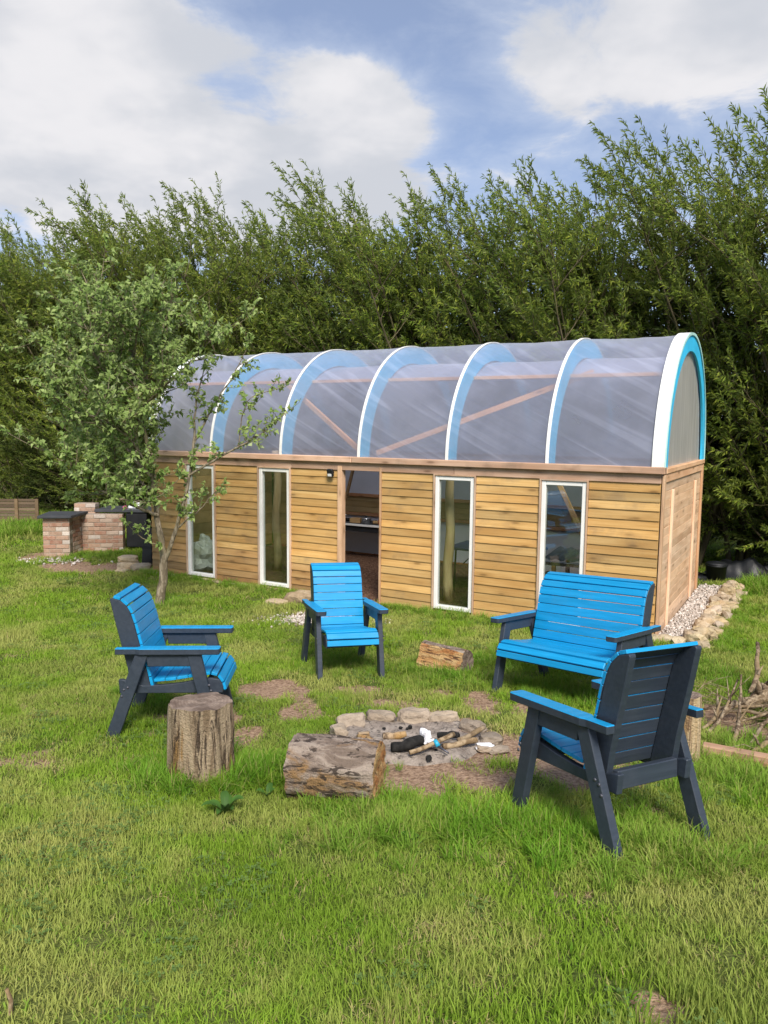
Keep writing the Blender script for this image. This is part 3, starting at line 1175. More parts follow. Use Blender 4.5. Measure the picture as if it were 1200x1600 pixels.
# kitchen table at the back, seen through the doorway
kt = cab_thing('work_table', 5.55, 2.72, .03, 0, 'dark work table against the back wall seen through the doorway', 'table')
mb = MB()
mb.box(-.9, .9, -.28, .28, .60, .635, .004)
mb.build('table_top', [M_SLAB], kt)
mb = MB()
mb.box(-.9, .9, -.298, -.281, .598, .633, .003)
mb.build('front_edge', [M_STRIP], kt)
mb = MB()
mb.box(-.86, .86, -.26, -.23, .50, .599, .003)
mb.build('apron', [M_BLACKMET], kt)
for sx in (-.84, .84):
    for sy in (-.24, .24):
        mb = MB()
        mb.box(sx - .035, sx + .035, sy - .035, sy + .035, 0, .598, .004)
        mb.build('leg', [M_BLACKMET], kt)
tz = .03 + .637
pot = cab_thing('cooking_pot', 5.83, 2.66, tz, 0, 'white enamel pot with handle on the dark work table', 'pot')
mb = MB()
mb.lathe([(.075, 0), (.085, .01), (.085, .13), (.088, .135)], 18)
mb.build('body', [M_ENAMEL], pot, True)
mb = MB()
mb.box(.085, .14, -.012, .012, .10, .118, .003)
mb.build('handle', [M_ENAMEL], pot)
mb = MB()
mb.lathe([(.09, .136), (.085, .15), (.02, .16), (.018, .175)], 18)
mb.build('lid', [M_ENAMEL], pot, True)
fp = cab_thing('frying_pan', 5.66, 2.75, tz, 0, 'dark frying pan lying between white pot and cardboard box', 'pan')
mb = MB()
mb.lathe([(.10, 0), (.13, .035), (.134, .036), (.10, .006)], 18)
mb.build('bowl', [M_BLACKMET], fp, True)
mb = MB()
mb.box(.128, .27, -.012, .012, .025, .04, .004)
mb.build('handle', [M_BLACKMET], fp)
cb = cab_thing('food_box', 5.43, 2.58, tz, .05, 'low brown cardboard box on the work table', 'box')
mb = MB()
mb.box(-.10, .10, -.07, .07, 0, .075, .003)
mb.build('carton', [M_CARD], cb)
mb = MB()
mb.box(-.085, .085, -.055, .055, .0755, .082, .002)
mb.build('flap', [M_CARD], cb)
sp = cab_thing('saucepan', 5.24, 2.58, tz, 0, 'steel saucepan with glass lid and black knob on the work table', 'saucepan')
mb = MB()
mb.lathe([(.085, 0), (.09, .008), (.09, .075), (.093, .078)], 18)
mb.build('body', [M_STEEL], sp, True)
mb = MB()
mb.lathe([(.092, .079), (.07, .098), (.02, .105)], 18)
mb.build('lid', [M_STEEL], sp, True)
mb = MB()
mb.lathe([(.012, .105), (.02, .118), (.02, .13), (.006, .134)], 10)
mb.build('knob', [M_BLACK], sp, True)
for k, (a, lab, mt) in enumerate(((5.06, 'small brown food packet right of the steel saucepan', M_CARD), (4.97, 'small red tin at the right end of the work table', M_RED))):
    t = cab_thing('food_tin' if k else 'food_packet', a, 2.6, tz, .2, lab, 'tin' if k else 'packet')
    mb = MB()
    if k:
        mb.lathe([(.034, 0), (.036, .004), (.036, .07), (.034, .074)], 14)
    else:
        mb.box(-.05, .05, -.03, .03, 0, .055, .012)
    mb.build('body', [mt], t)
    mb = MB()
    mb.lathe([(.03, .0745 if k else .056), (.03, .078 if k else .060)], 12)
    mb.build('lid', [M_STEEL], t)

# folding table behind the third window
a_, z_ = wall_px(735, 868, 1.0)
ft = cab_thing('folding_table', a_ - .25, 1.35, .03, 0, 'navy folding table behind the window right of the doorway', 'table')
mb = MB()
mb.box(-.62, .62, -.36, .36, .60, .635, .008)
mb.build('table_top', [M_TABLEBLUE], ft)
for sx in (-.52, .52):
    for sy in (-.28, .28):
        mb = MB()
        mb.tube([(sx, sy, 0), (sx * .96, sy, .598)], .014, 8)
        mb.build('leg', [M_BLACKMET], ft)
    mb = MB()
    mb.tube([(sx * .97, 0, .35), (sx * .5, 0, .598)], .009, 6)
    mb.build('brace', [M_BLACKMET], ft)
rt = cab_thing('red_towel', a_ - .15, 1.15, .666, .3, 'crumpled red cloth lying on the navy folding table', 'cloth')
obj('cloth_fold', rock_mesh('cloth_fold', .24, .16, .07, 7, M_RED, 2, .5, .2), rt, loc=(0, 0, .026))

# corrugated sheets stacked behind the fourth window
cs = cab_thing('corrugated_sheets', .82, .75, .03, 0, 'dark corrugated metal sheets leaning inside behind the right window', 'metal sheet')
for k, (z, y0, y1, tilt) in enumerate(((.36, -.35, .30, 0), (.62, .10, .80, 0))):
    V, F = [], []
    n = 70
    for i in range(n + 1):
        x = -.75 + 1.45 * i / n
        hh = .012 * math.sin(i * .9)
        V += [(x, y0, z + hh), (x, y1, z + hh + .06)]
    F = [(2 * i, 2 * i + 2, 2 * i + 3, 2 * i + 1) for i in range(n)]
    obj('sheet', mesh_from('sheet', V, F, [M_CORRUG], smooth=True), cs)
for k, (z, y) in enumerate(((.345, -.33), (.60, .12), (.345, .28), (.60, .76))):
    timber('bearer', (-.75, y, z - .03), (.68, y, z - .03), .05, .05, M_STEEL if k < 2 else M_INNER, cs)
for x in (-.6, .55):
    for y, z in ((-.33, .29), (.12, .545), (.28, .29), (.76, .545)):
        timber('leg', (x, y, 0), (x, y, z), .05, .05, M_INNER, cs)
wb = cab_thing('timber_block', .62, .62, .40, -.25, 'short offcut of pale timber on the corrugated sheets', 'timber')
me = mesh_from('offcut', *cbox(.42, .16, .075, .01), [M_INNER])
obj('offcut', me, wb, loc=(0, 0, .05))

# sack behind the left window
a_, z_ = wall_px(318, 884, .42)
sk = cab_thing('plastic_sack', a_, .42, .03, 0, 'white plastic sack slumped inside behind the leftmost window', 'sack')
me = rock_mesh('bag', .50, .36, .52, 12, M_SACK, 3, .55, .25)
obj('bag', me, sk, loc=(0, 0, .20))
me = rock_mesh('neck', .30, .16, .26, 15, M_SACK, 3, .7, .0)
obj('neck', me, sk, loc=(.06, 0, .40), rot=(0, R(35), 0))
# ------------------------------------------------------------------ garden seats
def bev_prism(name, outline, thick, axis, mats, bev=.004, face_mat=None):
    """outline extruded by +-thick/2 along an axis; axis 'x': outline is (y, z); axis 'z': outline is (x, y)"""
    bm = bmesh.new()
    n = len(outline)
    lo, hi = [], []
    for (p, q) in outline:
        if axis == 'x':
            lo.append(bm.verts.new((-thick / 2, p, q)))
            hi.append(bm.verts.new((thick / 2, p, q)))
        else:
            lo.append(bm.verts.new((p, q, -thick / 2)))
            hi.append(bm.verts.new((p, q, thick / 2)))
    bm.faces.new(lo[::-1])
    bm.faces.new(hi)
    for i in range(n):
        bm.faces.new((lo[i], lo[(i + 1) % n], hi[(i + 1) % n], hi[i]))
    bmesh.ops.recalc_face_normals(bm, faces=bm.faces)
    if bev:
        bmesh.ops.bevel(bm, geom=[e for e in bm.edges if e.calc_face_angle(0) > .5], offset=bev, segments=1, affect='EDGES')
    if face_mat:
        for f in bm.faces:
            f.material_index = face_mat(f)
    me = bpy.data.meshes.new(name)
    bm.to_mesh(me)
    bm.free()
    for m in mats:
        me.materials.append(m)
    return me


PY = .345        # profile origin (rear foot) to seat centre
BACKP = [(.254, .330), (.238, .395), (.205, .53), (.172, .66), (.142, .78), (.115, .865), (.084, .910), (.044, .940), (-.010, .953)]
SEATP = [(.272, .374), (.33, .378), (.45, .390), (.57, .412), (.655, .424), (.700, .412), (.728, .378), (.738, .330)]


def along(prof, s0, s1):
    """points at arc lengths s0, s1"""
    out = []
    for s in (s0, s1):
        for (p, q) in zip(prof[:-1], prof[1:]):
            d = math.hypot(q[0] - p[0], q[1] - p[1])
            if s <= d or q is prof[-1]:
                t = s / d
                out.append((p[0] + (q[0] - p[0]) * t, p[1] + (q[1] - p[1]) * t))
                break
            s -= d
    return out


def seat(name, cx, cy, fwd, width, label, cat, group, tilt=1.0, seed=0):
    """timber garden seat; width = length of its slats"""
    rr = random.Random(seed)
    f = Vector((fwd[0], fwd[1], 0)).normalized()
    up = Vector((0, 0, 1)).lerp(gnormal(cx, cy), tilt).normalized()
    y = (f - up * f.dot(up)).normalized()
    x = y.cross(up)
    hw = width / 2
    zs = [gzf(*(Vector((cx, cy)) + Vector((x.x, x.y)) * sx * hw + Vector((y.x, y.y)) * sy * .34)) for sx in (-1, 1) for sy in (-1, 1)]
    root = empty(name, (0, 0, 0), 0, label, cat, group)
    root.matrix_world = Matrix(((x.x, y.x, up.x, cx), (x.y, y.y, up.y, cy), (x.z, y.z, up.z, sum(zs) / 4 - .012), (0, 0, 0, 1)))
    T = .045
    leg_r = [(-.045, 0), (.045, 0), (.252, .585), (.165, .585)]
    leg_f = [(.650, 0), (.735, 0), (.598, .585), (.508, .585)]
    rail_u = [(.246, .500), (.535, .500), (.518, .586), (.232, .586)]
    rail_s = [(.045, .300), (.735, .300), (.742, .345), (.715, .392), (.655, .401), (.57, .390), (.45, .368), (.33, .356), (.20, .352), (.06, .395), (.035, .395)]
    bb = [(p[0], p[1]) for p in BACKP] + [(-.016, .941), (.018, .79), (.055, .64), (.095, .48), (.12, .33), (.205, .30)]
    sh = lambda P: [(a - PY, b) for a, b in P]
    for s in (-1, 1):
        xo = s * (hw + T / 2 + .002)
        for nm, P, dx in (('leg', leg_r, 0), ('leg', leg_f, 0)):
            lg = obj(nm, bev_prism(nm, sh(P), T, 'x', [M_SLATE]), root, loc=(xo + s * T * 0.5 + dx, 0, 0))
            bolts = [(.075, .30), (.090, .345), (.115, .36)] if P is leg_r else [(.668, .335), (.655, .372)]
            for (by, bz) in bolts:
                mb = MB()
                mb.lathe([(.009, 0), (.009, .003), (.005, .006)], 8)
                mb.build('bolt', [M_BOLT], lg, True, mtx=Matrix.Translation((s * (T / 2 - .001), by - PY, bz)) @ Matrix.Rotation(s * math.pi / 2, 4, 'Y'))
        obj('arm_rail', bev_prism('arm_rail', sh(rail_u), T * .8, 'x', [M_SLATE]), root, loc=(xo + s * T * .45, 0, 0))
        obj('seat_rail', bev_prism('seat_rail', sh(rail_s), T * .8, 'x', [M_SLATE]), root, loc=(s * (hw - T * .4 + .004), 0, 0))
        obj('back_board', bev_prism('back_board', sh(bb), .040, 'x', [M_SLATE]), root, loc=(s * (hw - .021), 0, 0))
        w = .092
        ol = [(-w / 2, .715), (-w / 2 + .012, .728), (w / 2 - .012, .728), (w / 2, .715), (w / 2, .20), (w / 2 - .012, .17), (w / 2 - .012, .035), (-w / 2 + .03, .035), (-w / 2 + .03, .17), (-w / 2, .205)]
        ol = [(a * s, b - PY) for a, b in ol]
        if s < 0:
            ol = ol[::-1]
        obj('armrest', bev_prism('armrest', ol, .042, 'z', [M_SLATE, M_BLUE], .004, lambda fc: 1 if fc.normal.z > .5 else 0), root, loc=(xo + s * T * .5, 0, .607))
    # cross rails
    for (yy, z0, z1) in ((.635, .285, .375), (.10, .30, .39)):
        mb = MB()
        mb.box(-hw + .04, hw - .04, yy - .018 - PY, yy + .018 - PY, z0, z1, .004)
        mb.build('cross_rail', [M_SLATE], root)

    def slats(nm, prof, cuts, rev):
        for (s0, s1) in cuts:
            p, q = along(prof, s0, s1)
            t = Vector((0, q[0] - p[0], q[1] - p[1]))
            ln = t.length
            t.normalize()
            xx = Vector((-1, 0, 0)) if rev else Vector((1, 0, 0))
            nz = xx.cross(t)
            c = Vector((0, (p[0] + q[0]) / 2 - PY, (p[1] + q[1]) / 2)) + nz * .0115
            c += nz * rr.uniform(-.001, .0015)
            V, F = cbox(2 * hw - rr.uniform(0, .004), ln - .003, .020, .0025)
            me = mesh_from(nm, V, F, [M_BLUE, M_SLATE])
            for pl in me.polygons:
                pl.material_index = 1 if pl.normal.z < -.5 else 0
            Mx = Matrix(((xx.x, t.x, nz.x, c.x), (xx.y, t.y, nz.y, c.y), (xx.z, t.z, nz.z, c.z), (0, 0, 0, 1))) @ Matrix.Rotation(R(rr.uniform(-.2, .2)), 4, 'Z')
            obj(nm, me, root, mtx=Mx)
    slats('back_slat', BACKP, [(.006, .081), (.082, .157), (.158, .233), (.234, .309), (.310, .385), (.386, .461), (.462, .530), (.531, .590), (.591, .650), (.651, .700)], True)
    slats('seat_slat', SEATP, [(.0, .077), (.078, .155), (.156, .233), (.234, .311), (.312, .385), (.386, .430), (.431, .487), (.488, .540)], False)
    return root


SEATS = [
    ('garden_chair', -.385, 7.02, (.30, -.95), .475, 'blue and grey wooden armchair facing the camera in front of the doorway', 'chair', 'blue garden chairs', 11),
    ('garden_chair', 1.135, 3.70, (-.48, .88), .475, 'blue and grey wooden armchair seen from behind, nearest the camera', 'chair', 'blue garden chairs', 12),
    ('garden_chair', -1.50, 5.38, (1.0, .06), .55, 'blue and grey wooden armchair seen side on beside the upright stump', 'chair', 'blue garden chairs', 13),
    ('garden_bench', 1.59, 6.17, (-.735, -.68), 1.00, 'blue and grey slatted two-seater bench in front of the right window', 'bench', None, 14)]
for (nm, cx, cy, fw, w, lab, cat, grp, sd) in SEATS:
    seat(nm, cx, cy, fw, w, lab, cat, grp, 1.0 if sd != 13 else .6, sd)

# ------------------------------------------------------------------ logs


def log_mesh(name, r0, r1, length, mats, seed, sides=72, rings=26, ridge=.05, lump=.10, flat=None):
    """log along z, from 0 to length; returns (bark, end0, end1) meshes"""
    V, F = [], []
    off = seed * 7.3

    def rad(a, z):
        r = r0 + (r1 - r0) * z / length
        q = Vector((math.cos(a), math.sin(a), 0))
        d = lump * mnoise.noise(q * 1.1 + Vector((off, 0, z * 1.2)))
        d += ridge * mnoise.noise(Vector((q.x * 5 + off, q.y * 5, z * 2.0)))
        d += ridge * .7 * mnoise.noise(Vector((q.x * 12 + off, q.y * 12, z * 4.0)))
        r = r * (1 + d)
        if flat is not None:
            c = math.cos(a - flat[0])
            if c > .05:
                r = min(r, flat[1] * (1 + .10 * mnoise.noise(Vector((a * 3, z * 7, off)))) / c)
        return r
    for i in range(rings + 1):
        z = length * i / rings
        for k in range(sides):
            a = 2 * math.pi * k / sides
            r = rad(a, z)
            zz_ = z + (.012 * mnoise.noise(Vector((math.cos(a) * 3, math.sin(a) * 3, off + z))) if i in (0, rings) else 0)
            V.append((r * math.cos(a), r * math.sin(a), zz_))
    for i in range(rings):
        for k in range(sides):
            F.append((i * sides + k, i * sides + (k + 1) % sides, (i + 1) * sides + (k + 1) % sides, (i + 1) * sides + k))
    fm = [0] * len(F)
    if flat is not None:
        for j, f in enumerate(F):
            k = j % sides
            a = 2 * math.pi * (k + .5) / sides
            i = j // sides
            z = length * (i + .5) / rings
            if math.cos(a - flat[0]) > .05 and rad(a, z) < .93 * (r0 + r1) / 2:
                fm[j] = 1
    side = mesh_from(name, V, F, mats, fm, True)
    ends = []
    for i in (0, rings):
        base = [Vector(v) for v in V[i * sides:(i + 1) * sides]]
        c = Vector((0, 0, length * i / rings))
        EV, EF = [], []
        nr = 7
        for j in range(nr):
            t = 1 - j / nr
            for k, b in enumerate(base):
                p = c + (b - c) * t
                p.z += .010 * mnoise.noise(Vector((p.x * 14, p.y * 14, off))) * (1 if j else 0)
                EV.append(p)
        EV.append(c)
        for j in range(nr - 1):
            for k in range(sides):
                EF.append((j * sides + k, j * sides + (k + 1) % sides, (j + 1) * sides + (k + 1) % sides, (j + 1) * sides + k))
        for k in range(sides):
            EF.append(((nr - 1) * sides + k, (nr - 1) * sides + (k + 1) % sides, nr * sides))
        if i == 0:
            EF = [f[::-1] for f in EF]
        ends.append((EV, EF))
    return side, ends


def put_log(name, loc, axis, r0, r1, length, mats, cutmat, seed, label, cat, group=None, roll=0, **kw):
    z = Vector(axis).normalized()
    ref = Vector((0, 0, 1)) if abs(z.z) < .9 else Vector((0, 1, 0))
    x = ref.cross(z).normalized()
    y = z.cross(x)
    root = empty(name, (0, 0, 0), 0, label, cat, group)
    root.matrix_world = Matrix(((x.x, y.x, z.x, loc[0]), (x.y, y.y, z.y, loc[1]), (x.z, y.z, z.z, loc[2]), (0, 0, 0, 1))) @ Matrix.Rotation(roll, 4, 'Z')
    side, ends = log_mesh('bark', r0, r1, length, mats, seed, **kw)
    obj('bark', side, root)
    for (EV, EF) in ends:
        obj('cut_end', mesh_from('cut_end', EV, EF, [cutmat], smooth=True), root)
    return root


p = hit(313, 1214)
STUMP = (p.x, p.y + .02)
put_log('tree_stump', (STUMP[0], STUMP[1], gzf(*STUMP) - .03), (.01, .02, 1), .192, .172, .475, [M_STUMPWOOD], M_CUT, 3,
        'upright weathered tree stump beside the left armchair', 'stump', 'logs round the fire pit', ridge=.075)
pl, pr_ = hit(455, 1232), hit(588, 1222)
ax = Vector((.965, -.20, 0)).normalized()
LOGC = (-.475, 4.05)
put_log('log', (LOGC[0], LOGC[1], gzf(*LOGC) + .155), (ax.x, ax.y, .012), .178, .172, .475, [M_LOGSIDE, M_SPLIT], M_SPLIT, 8,
        'thick bark covered log lying on its side in front of the fire pit', 'log', 'logs round the fire pit', ridge=.07, roll=R(30))
pl, pr_ = hit(660, 1040), hit(735, 1054)
ax = Vector((pr_.x - pl.x, pr_.y - pl.y, 0)).normalized()
put_log('log', (pl.x, pl.y + .02, gzf(pl.x, pl.y) + .09), (ax.x, ax.y, -.03), .150, .155, .47, [M_LOGSIDE, M_SPLIT], M_CUT, 21,
        'split half log with orange cut face beyond the fire pit', 'log', 'logs round the fire pit', ridge=.05, flat=(R(164), .075))
p = hit(1084, 1200)
POST = (p.x - .015, p.y + .06)
put_log('log', (POST[0], POST[1], gzf(*POST) - .03), (-.02, .02, 1), .070, .074, .475, [M_POST], M_CUT, 33,
        'pale peeled log standing upright behind the nearest armchair', 'log', 'logs round the fire pit', ridge=.04, lump=.06, sides=40)

# ------------------------------------------------------------------ fire pit
FC = (.195, 5.02)
fire = empty('fire_pit', (FC[0], FC[1], gzf(*FC)), 0, 'round fire pit of pale stones filled with grey ash', 'fire pit')
n, m = 64, 18
V, F = [], []
for j in range(m + 1):
    t = j / m
    for k in range(n):
        a = 2 * math.pi * k / n
        rx, ry = .55 * t, .51 * t
        x, y = rx * math.cos(a), ry * math.sin(a)
        wob = 1 + .08 * mnoise.noise(Vector((math.cos(a) * 2, math.sin(a) * 2, 3)))
        x, y = x * wob, y * wob
        z = gzf(FC[0] + x, FC[1] + y) - gzf(*FC) + .026 - .030 * max(0, .85 - t) - .075 * max(0, (t - .80) / .2) ** 1.6 + .030 * mnoise.noise(Vector((x * 5, y * 5, 1))) + .016 * mnoise.noise(Vector((x * 14, y * 14, 2)))
        V.append((x, y, z))
for j in range(m):
    for k in range(n):
        F.append((j * n + k, j * n + (k + 1) % n, (j + 1) * n + (k + 1) % n, (j + 1) * n + k))
obj('ash_bed', mesh_from('ash_bed', V, F, [M_ASH], smooth=True), fire)
STN = [(530, 1150, .11, .20, .14, 20, 1.0), (549, 1138, .22, .16, .20, 12, 1.12), (594, 1130, .22, .16, .16, -5, .92), (648, 1130, .25, .17, .20, 3, 1.1), (693, 1132, .24, .16, .17, -8, 1.08),
       (738, 1144, .20, .17, .16, -30, .85), (768, 1160, .16, .26, .10, -10, .75), (780, 1174, .14, .10, .05, 15, 1.0), (508, 1168, .16, .12, .08, 40, .9), (757, 1172, .11, .09, .05, 0, 1.2)]
for i, (u, v, sx, sy, sz, rz, k) in enumerate(STN):
    p = hit(u, v)
    me = rock_mesh('stone', sx * 1.0, sy * .72, sz * .78, i * 5 + 2, M_ASHSTONE, 3, .24, .62)
    obj('stone', me, fire, loc=(p.x - FC[0], p.y - FC[1], p.z - gzf(*FC) + sz * .18), rot=(R(rnd.uniform(-8, 8)), R(rnd.uniform(-8, 8)), R(rz)), color=(k * 1.05, k, k * .94))
for i in range(26):
    a = rnd.uniform(0, 6.28)
    r = rnd.uniform(.15, .56)
    x, y = r * math.cos(a) * 1.02, r * math.sin(a) * .9
    s = rnd.uniform(.012, .034)
    me = rock_mesh('ember', s * 1.6, s * 1.2, s, i + 50, M_CHAR if i % 3 else M_ASHSTONE, 1, .4, .5)
    obj('ember', me, fire, loc=(x, y, gzf(FC[0] + x, FC[1] + y) - gzf(*FC) + .02), rot=(0, 0, a), color=(1, 1, 1))


def branch_thing(name, pts, rads, mat, label, cat, group=None, forks=(), sides=8):
    p0 = Vector(pts[0])
    root = empty(name, p0, 0, label, cat, group)
    mb = MB()
    P = [Vector(p) - p0 for p in pts]
    # subdivide and wobble
    Q, RRr = [], []
    for i in range(len(P) - 1):
        for k in range(4):
            t = k / 4
            q = P[i].lerp(P[i + 1], t)
            r = rads[i] * (1 - t) + rads[i + 1] * t
            Q.append(q + Vector(tuple(mnoise.noise(q * 6 + Vector((j * 9, 0, 0))) * r * .7 for j in range(3))))
            RRr.append(r * (1 + .18 * mnoise.noise(q * 22)))
    Q.append(P[-1])
    RRr.append(rads[-1])
    mb.tube(Q, RRr, sides)
    mb.build('stem', [mat], root, True)
    for (t, d, ln) in forks:
        i = int(t * (len(Q) - 1))
        mb = MB()
        d = Vector(d).normalized()
        mb.tube([Q[i], Q[i] + d * ln * .5 + Vector((0, 0, .01)), Q[i] + d * ln], [RRr[i] * .7, RRr[i] * .45, RRr[i] * .15], 6)
        mb.build('fork', [mat], root, True)
    return root


def hp(u, v, dz=0.0):
    p = hit(u, v)
    return (p.x, p.y, p.z + dz)


FG = 'wood laid in the fire pit'
branch_thing('charred_log', [hp(612, 1182, .06), hp(640, 1178, .075), hp(668, 1170, .07)], [.030, .036, .030], M_CHAR, 'black charred log lying in the ash', 'log', FG, sides=12)
branch_thing('stick', [hp(640, 1188, .05), hp(675, 1180, .075), hp(708, 1168, .09)], [.014, .016, .017], M_STICK, 'pale stick leaning across the charred log in the ash', 'stick', FG)
branch_thing('stick', [hp(692, 1178, .05), hp(722, 1174, .06), hp(744, 1170, .06)], [.020, .020, .019], M_STICK, 'brown stick pointing right out of the fire pit', 'stick', FG)
branch_thing('stick', [hp(716, 1168, .05), hp(738, 1160, .06), hp(756, 1154, .08)], [.016, .018, .016], M_BRUSH, 'grey brown stick nearest the right stones of the pit', 'stick', FG)
branch_thing('stick', [hp(598, 1160, .045), hp(616, 1159, .05), hp(634, 1158, .05)], [.022, .026, .020], M_STUMPBARK, 'short reddish brown stick behind the charred log', 'stick', FG)
branch_thing('stick', [hp(684, 1160, .05), hp(704, 1158, .055), hp(716, 1160, .05)], [.020, .024, .02], M_CHAR, 'short burnt stick behind the crumpled paper', 'stick', FG)
branch_thing('stick', [hp(560, 1158, .035), hp(576, 1166, .045), hp(590, 1174, .05)], [.016, .022, .014], M_SPLIT, 'split orange kindling beside the lying log', 'stick', FG)
p = hit(560, 1156)
put_log('log_offcut', (p.x, p.y, p.z + .03), (1, .1, 0), .024, .024, .07, [M_STUMPBARK], M_CUT, 41, 'tiny round offcut of wood in the ash', 'offcut', None, sides=20, rings=4)
p = hit(664, 1172)
cp = empty('crumpled_paper', (p.x, p.y, p.z + .07), 0, 'crumpled white paper on the sticks in the fire pit', 'paper')
obj('sheet', rock_mesh('sheet', .065, .06, .085, 61, M_PAPER, 3, .6, .3), cp, loc=(0, 0, .03))
obj('corner', rock_mesh('corner', .05, .06, .05, 63, M_PAPER, 2, .7, .3), cp, loc=(.03, -.03, -.01))
lt = empty('gas_lighter', (p.x + .055, p.y - .09, p.z + .075), R(20), 'turquoise plastic gas lighter on the sticks', 'lighter')
mb = MB()
mb.tube([(0, 0, .03), (.012, -.03, .0)], [.013, .016], 10)
mb.build('handle', [M_TURQ], lt, True)
mb = MB()
mb.tube([(.012, -.03, 0), (.05, -.10, -.02)], [.008, .006], 8)
mb.build('nozzle', [M_BOLT], lt, True)
p = hit(762, 1170)
cp = empty('paper_scrap', (p.x - .02, p.y, p.z + .02), R(10), 'flat dirty white paper scrap at the right edge of the pit', 'paper')
obj('sheet', rock_mesh('sheet', .12, .06, .025, 71, M_PAPER, 3, .5, .3), cp, color=(.9, .85, .8))

# ------------------------------------------------------------------ stones, gravel
EDGE = []
edging = empty('stone_edging', (*cab_xy(0, 0), 0), 0, 'row of rough pale stones edging the gravel beside the cabin end', 'edging')
ex0, ey0 = cab_xy(0, 0)
k = 0
b = -.12
while b < CAB_W + .55:
    for lay in range(2):
        sx, sy, sz = rnd.uniform(.11, .24), rnd.uniform(.10, .18), rnd.uniform(.07, .15)
        a = -.40 - .12 * lay + rnd.uniform(-.05, .05) - .02 * b
        x, y = cab_xy(a, b + rnd.uniform(-.04, .04))
        me = rock_mesh('stone', sx, sy, sz, 100 + k, M_STONE, 2, .42, .75)
        kk = rnd.uniform(.8, 1.2)
        obj('stone', me, edging, loc=(x - ex0, y - ey0, gzf(x, y) + sz * .28 + .03 * (1 - lay)), rot=(R(rnd.uniform(-15, 15)), R(rnd.uniform(-15, 15)), rnd.uniform(0, 6)), color=(kk * 1.03, kk, kk * rnd.uniform(.85, 1.05)))
        k += 1
    b += rnd.uniform(.12, .17)
for (a, bb_) in ((-.15, -.10), (-.02, -.14), (.12, -.12), (-.28, -.12)):
    x, y = cab_xy(a, bb_)
    obj('stone', rock_mesh('stone', .20, .14, .11, 100 + k, M_STONE, 2, .3, .5), edging, loc=(x - ex0, y - ey0, gzf(x, y) + .03), rot=(0, 0, rnd.uniform(0, 6)), color=(1.1, 1.08, 1.0))
    k += 1


def pebbles(name, spots, smin, smax, mat, seed, label):
    rng_ = np.random.default_rng(seed)
    V0, F0 = ico(1)
    V0 = np.array([tuple(v) for v in V0])
    F0 = np.array(F0)
    N = len(spots)
    sc = rng_.uniform(smin, smax, (N, 1, 1)) * rng_.uniform(.6, 1.3, (N, 1, 3))
    V = V0[None] * (1 + rng_.uniform(-.25, .25, (N, len(V0), 1))) * sc + np.asarray(spots)[:, None, :]
    F = F0[None] + (np.arange(N) * len(V0))[:, None, None]
    o = obj(name, np_mesh(name, V.reshape(-1, 3), F.reshape(-1, 3), [mat]))
    tag(o, label, 'gravel', None, 'stuff')
    return o


def make_gravel():
    m, g = new_mat('gravel')
    r = g.island()
    c = g.ramp(r, [(0, (.24, .20, .17)), (.4, (.42, .37, .33)), (.75, (.55, .48, .43)), (1, (.68, .64, .60))])
    principled(g, c, .85, .2, g.bump(g.noise(g.pos(), 90, 4), .4, .005))
    return m


M_GRAVEL = make_gravel()
rg = np.random.default_rng(5)
sp = []
for i in range(2600):
    b = rg.uniform(-.08, CAB_W + .4)
    a = -rg.uniform(.03, .40)
    x, y = cab_xy(a, b)
    sp.append((x, y, gzf(x, y) + .012 + rg.uniform(0, .02)))
pebbles('gravel', sp, .009, .021, M_GRAVEL, 1, 'grey pink gravel strip along the cabin end wall')
c = hit(505, 968)
sp = []
for i in range(1300):
    x, y = c.x + rg.normal(0, .30), c.y + rg.normal(0, .13)
    sp.append((x, y, gzf(x, y) + .006))
pebbles('gravel', sp, .008, .018, M_GRAVEL, 2, 'pale gravel in front of the cabin doorway')
c = hit(90, 876)
sp = []
for i in range(120):
    x, y = c.x + rg.normal(0, .35), c.y + rg.normal(0, .16)
    sp.append((x, y, gzf(x, y) + .006))
pebbles('gravel', sp, .012, .032, M_GRAVEL, 3, 'rubble scattered at the foot of the brick pier')
DS = [(463, 944, .42, .22, .16, 'brown flat topped step stone left of the doorway'), (432, 946, .34, .22, .08, 'low sandy slab left end of the doorway stones'),
      (492, 942, .30, .22, .15, 'sandy stone tucked beside the front armchair'), (476, 932, .36, .20, .08, 'thin slab against the cabin plinth left of the doorway')]
for i, (u, v, sx, sy, sz, lab) in enumerate(DS):
    p = hit(u, v)
    o = obj('stone', rock_mesh('stone', sx, sy, sz * 1.3, 200 + i, M_STONE, 2, .22, .7), loc=(p.x, p.y + .05, p.z + sz * .3), rot=(0, 0, CAB_ROT + rnd.uniform(-.1, .1)), color=((.78, .70, .60) if i == 0 else (1, .95, .88)))
    tag(o, lab, 'stone', 'stones by the doorway')
DS = [(200, 888, .40, .26, .14, 'pale flat stone at the left corner of the cabin, lowest of the heap'), (206, 882, .34, .22, .10, 'pale flat stone on top of the heap by the cabin corner'),
      (222, 890, .34, .24, .12, 'grey stone right of the pale heap by the cabin corner'), (192, 894, .26, .2, .06, 'small low stone left of the pale heap by the cabin corner')]
for i, (u, v, sx, sy, sz, lab) in enumerate(DS):
    p = hit(u, v)
    if i == 1:
        p = hit(200, 888)
        p.z += .125
    o = obj('stone', rock_mesh('stone', sx, sy, sz * 1.3, 220 + i, M_STONE, 2, .22, .7), loc=(p.x, p.y, p.z + sz * .3), rot=(0, 0, rnd.uniform(-.5, .5)), color=(1.15, 1.12, 1.08) if i != 2 else (.85, .85, .86))
    tag(o, lab, 'stone', 'stones at the cabin corner')
rowst = empty('plinth_stones', (0, 0, 0), 0, 'broken line of small flat stones along the foot of the cabin front', 'stones')
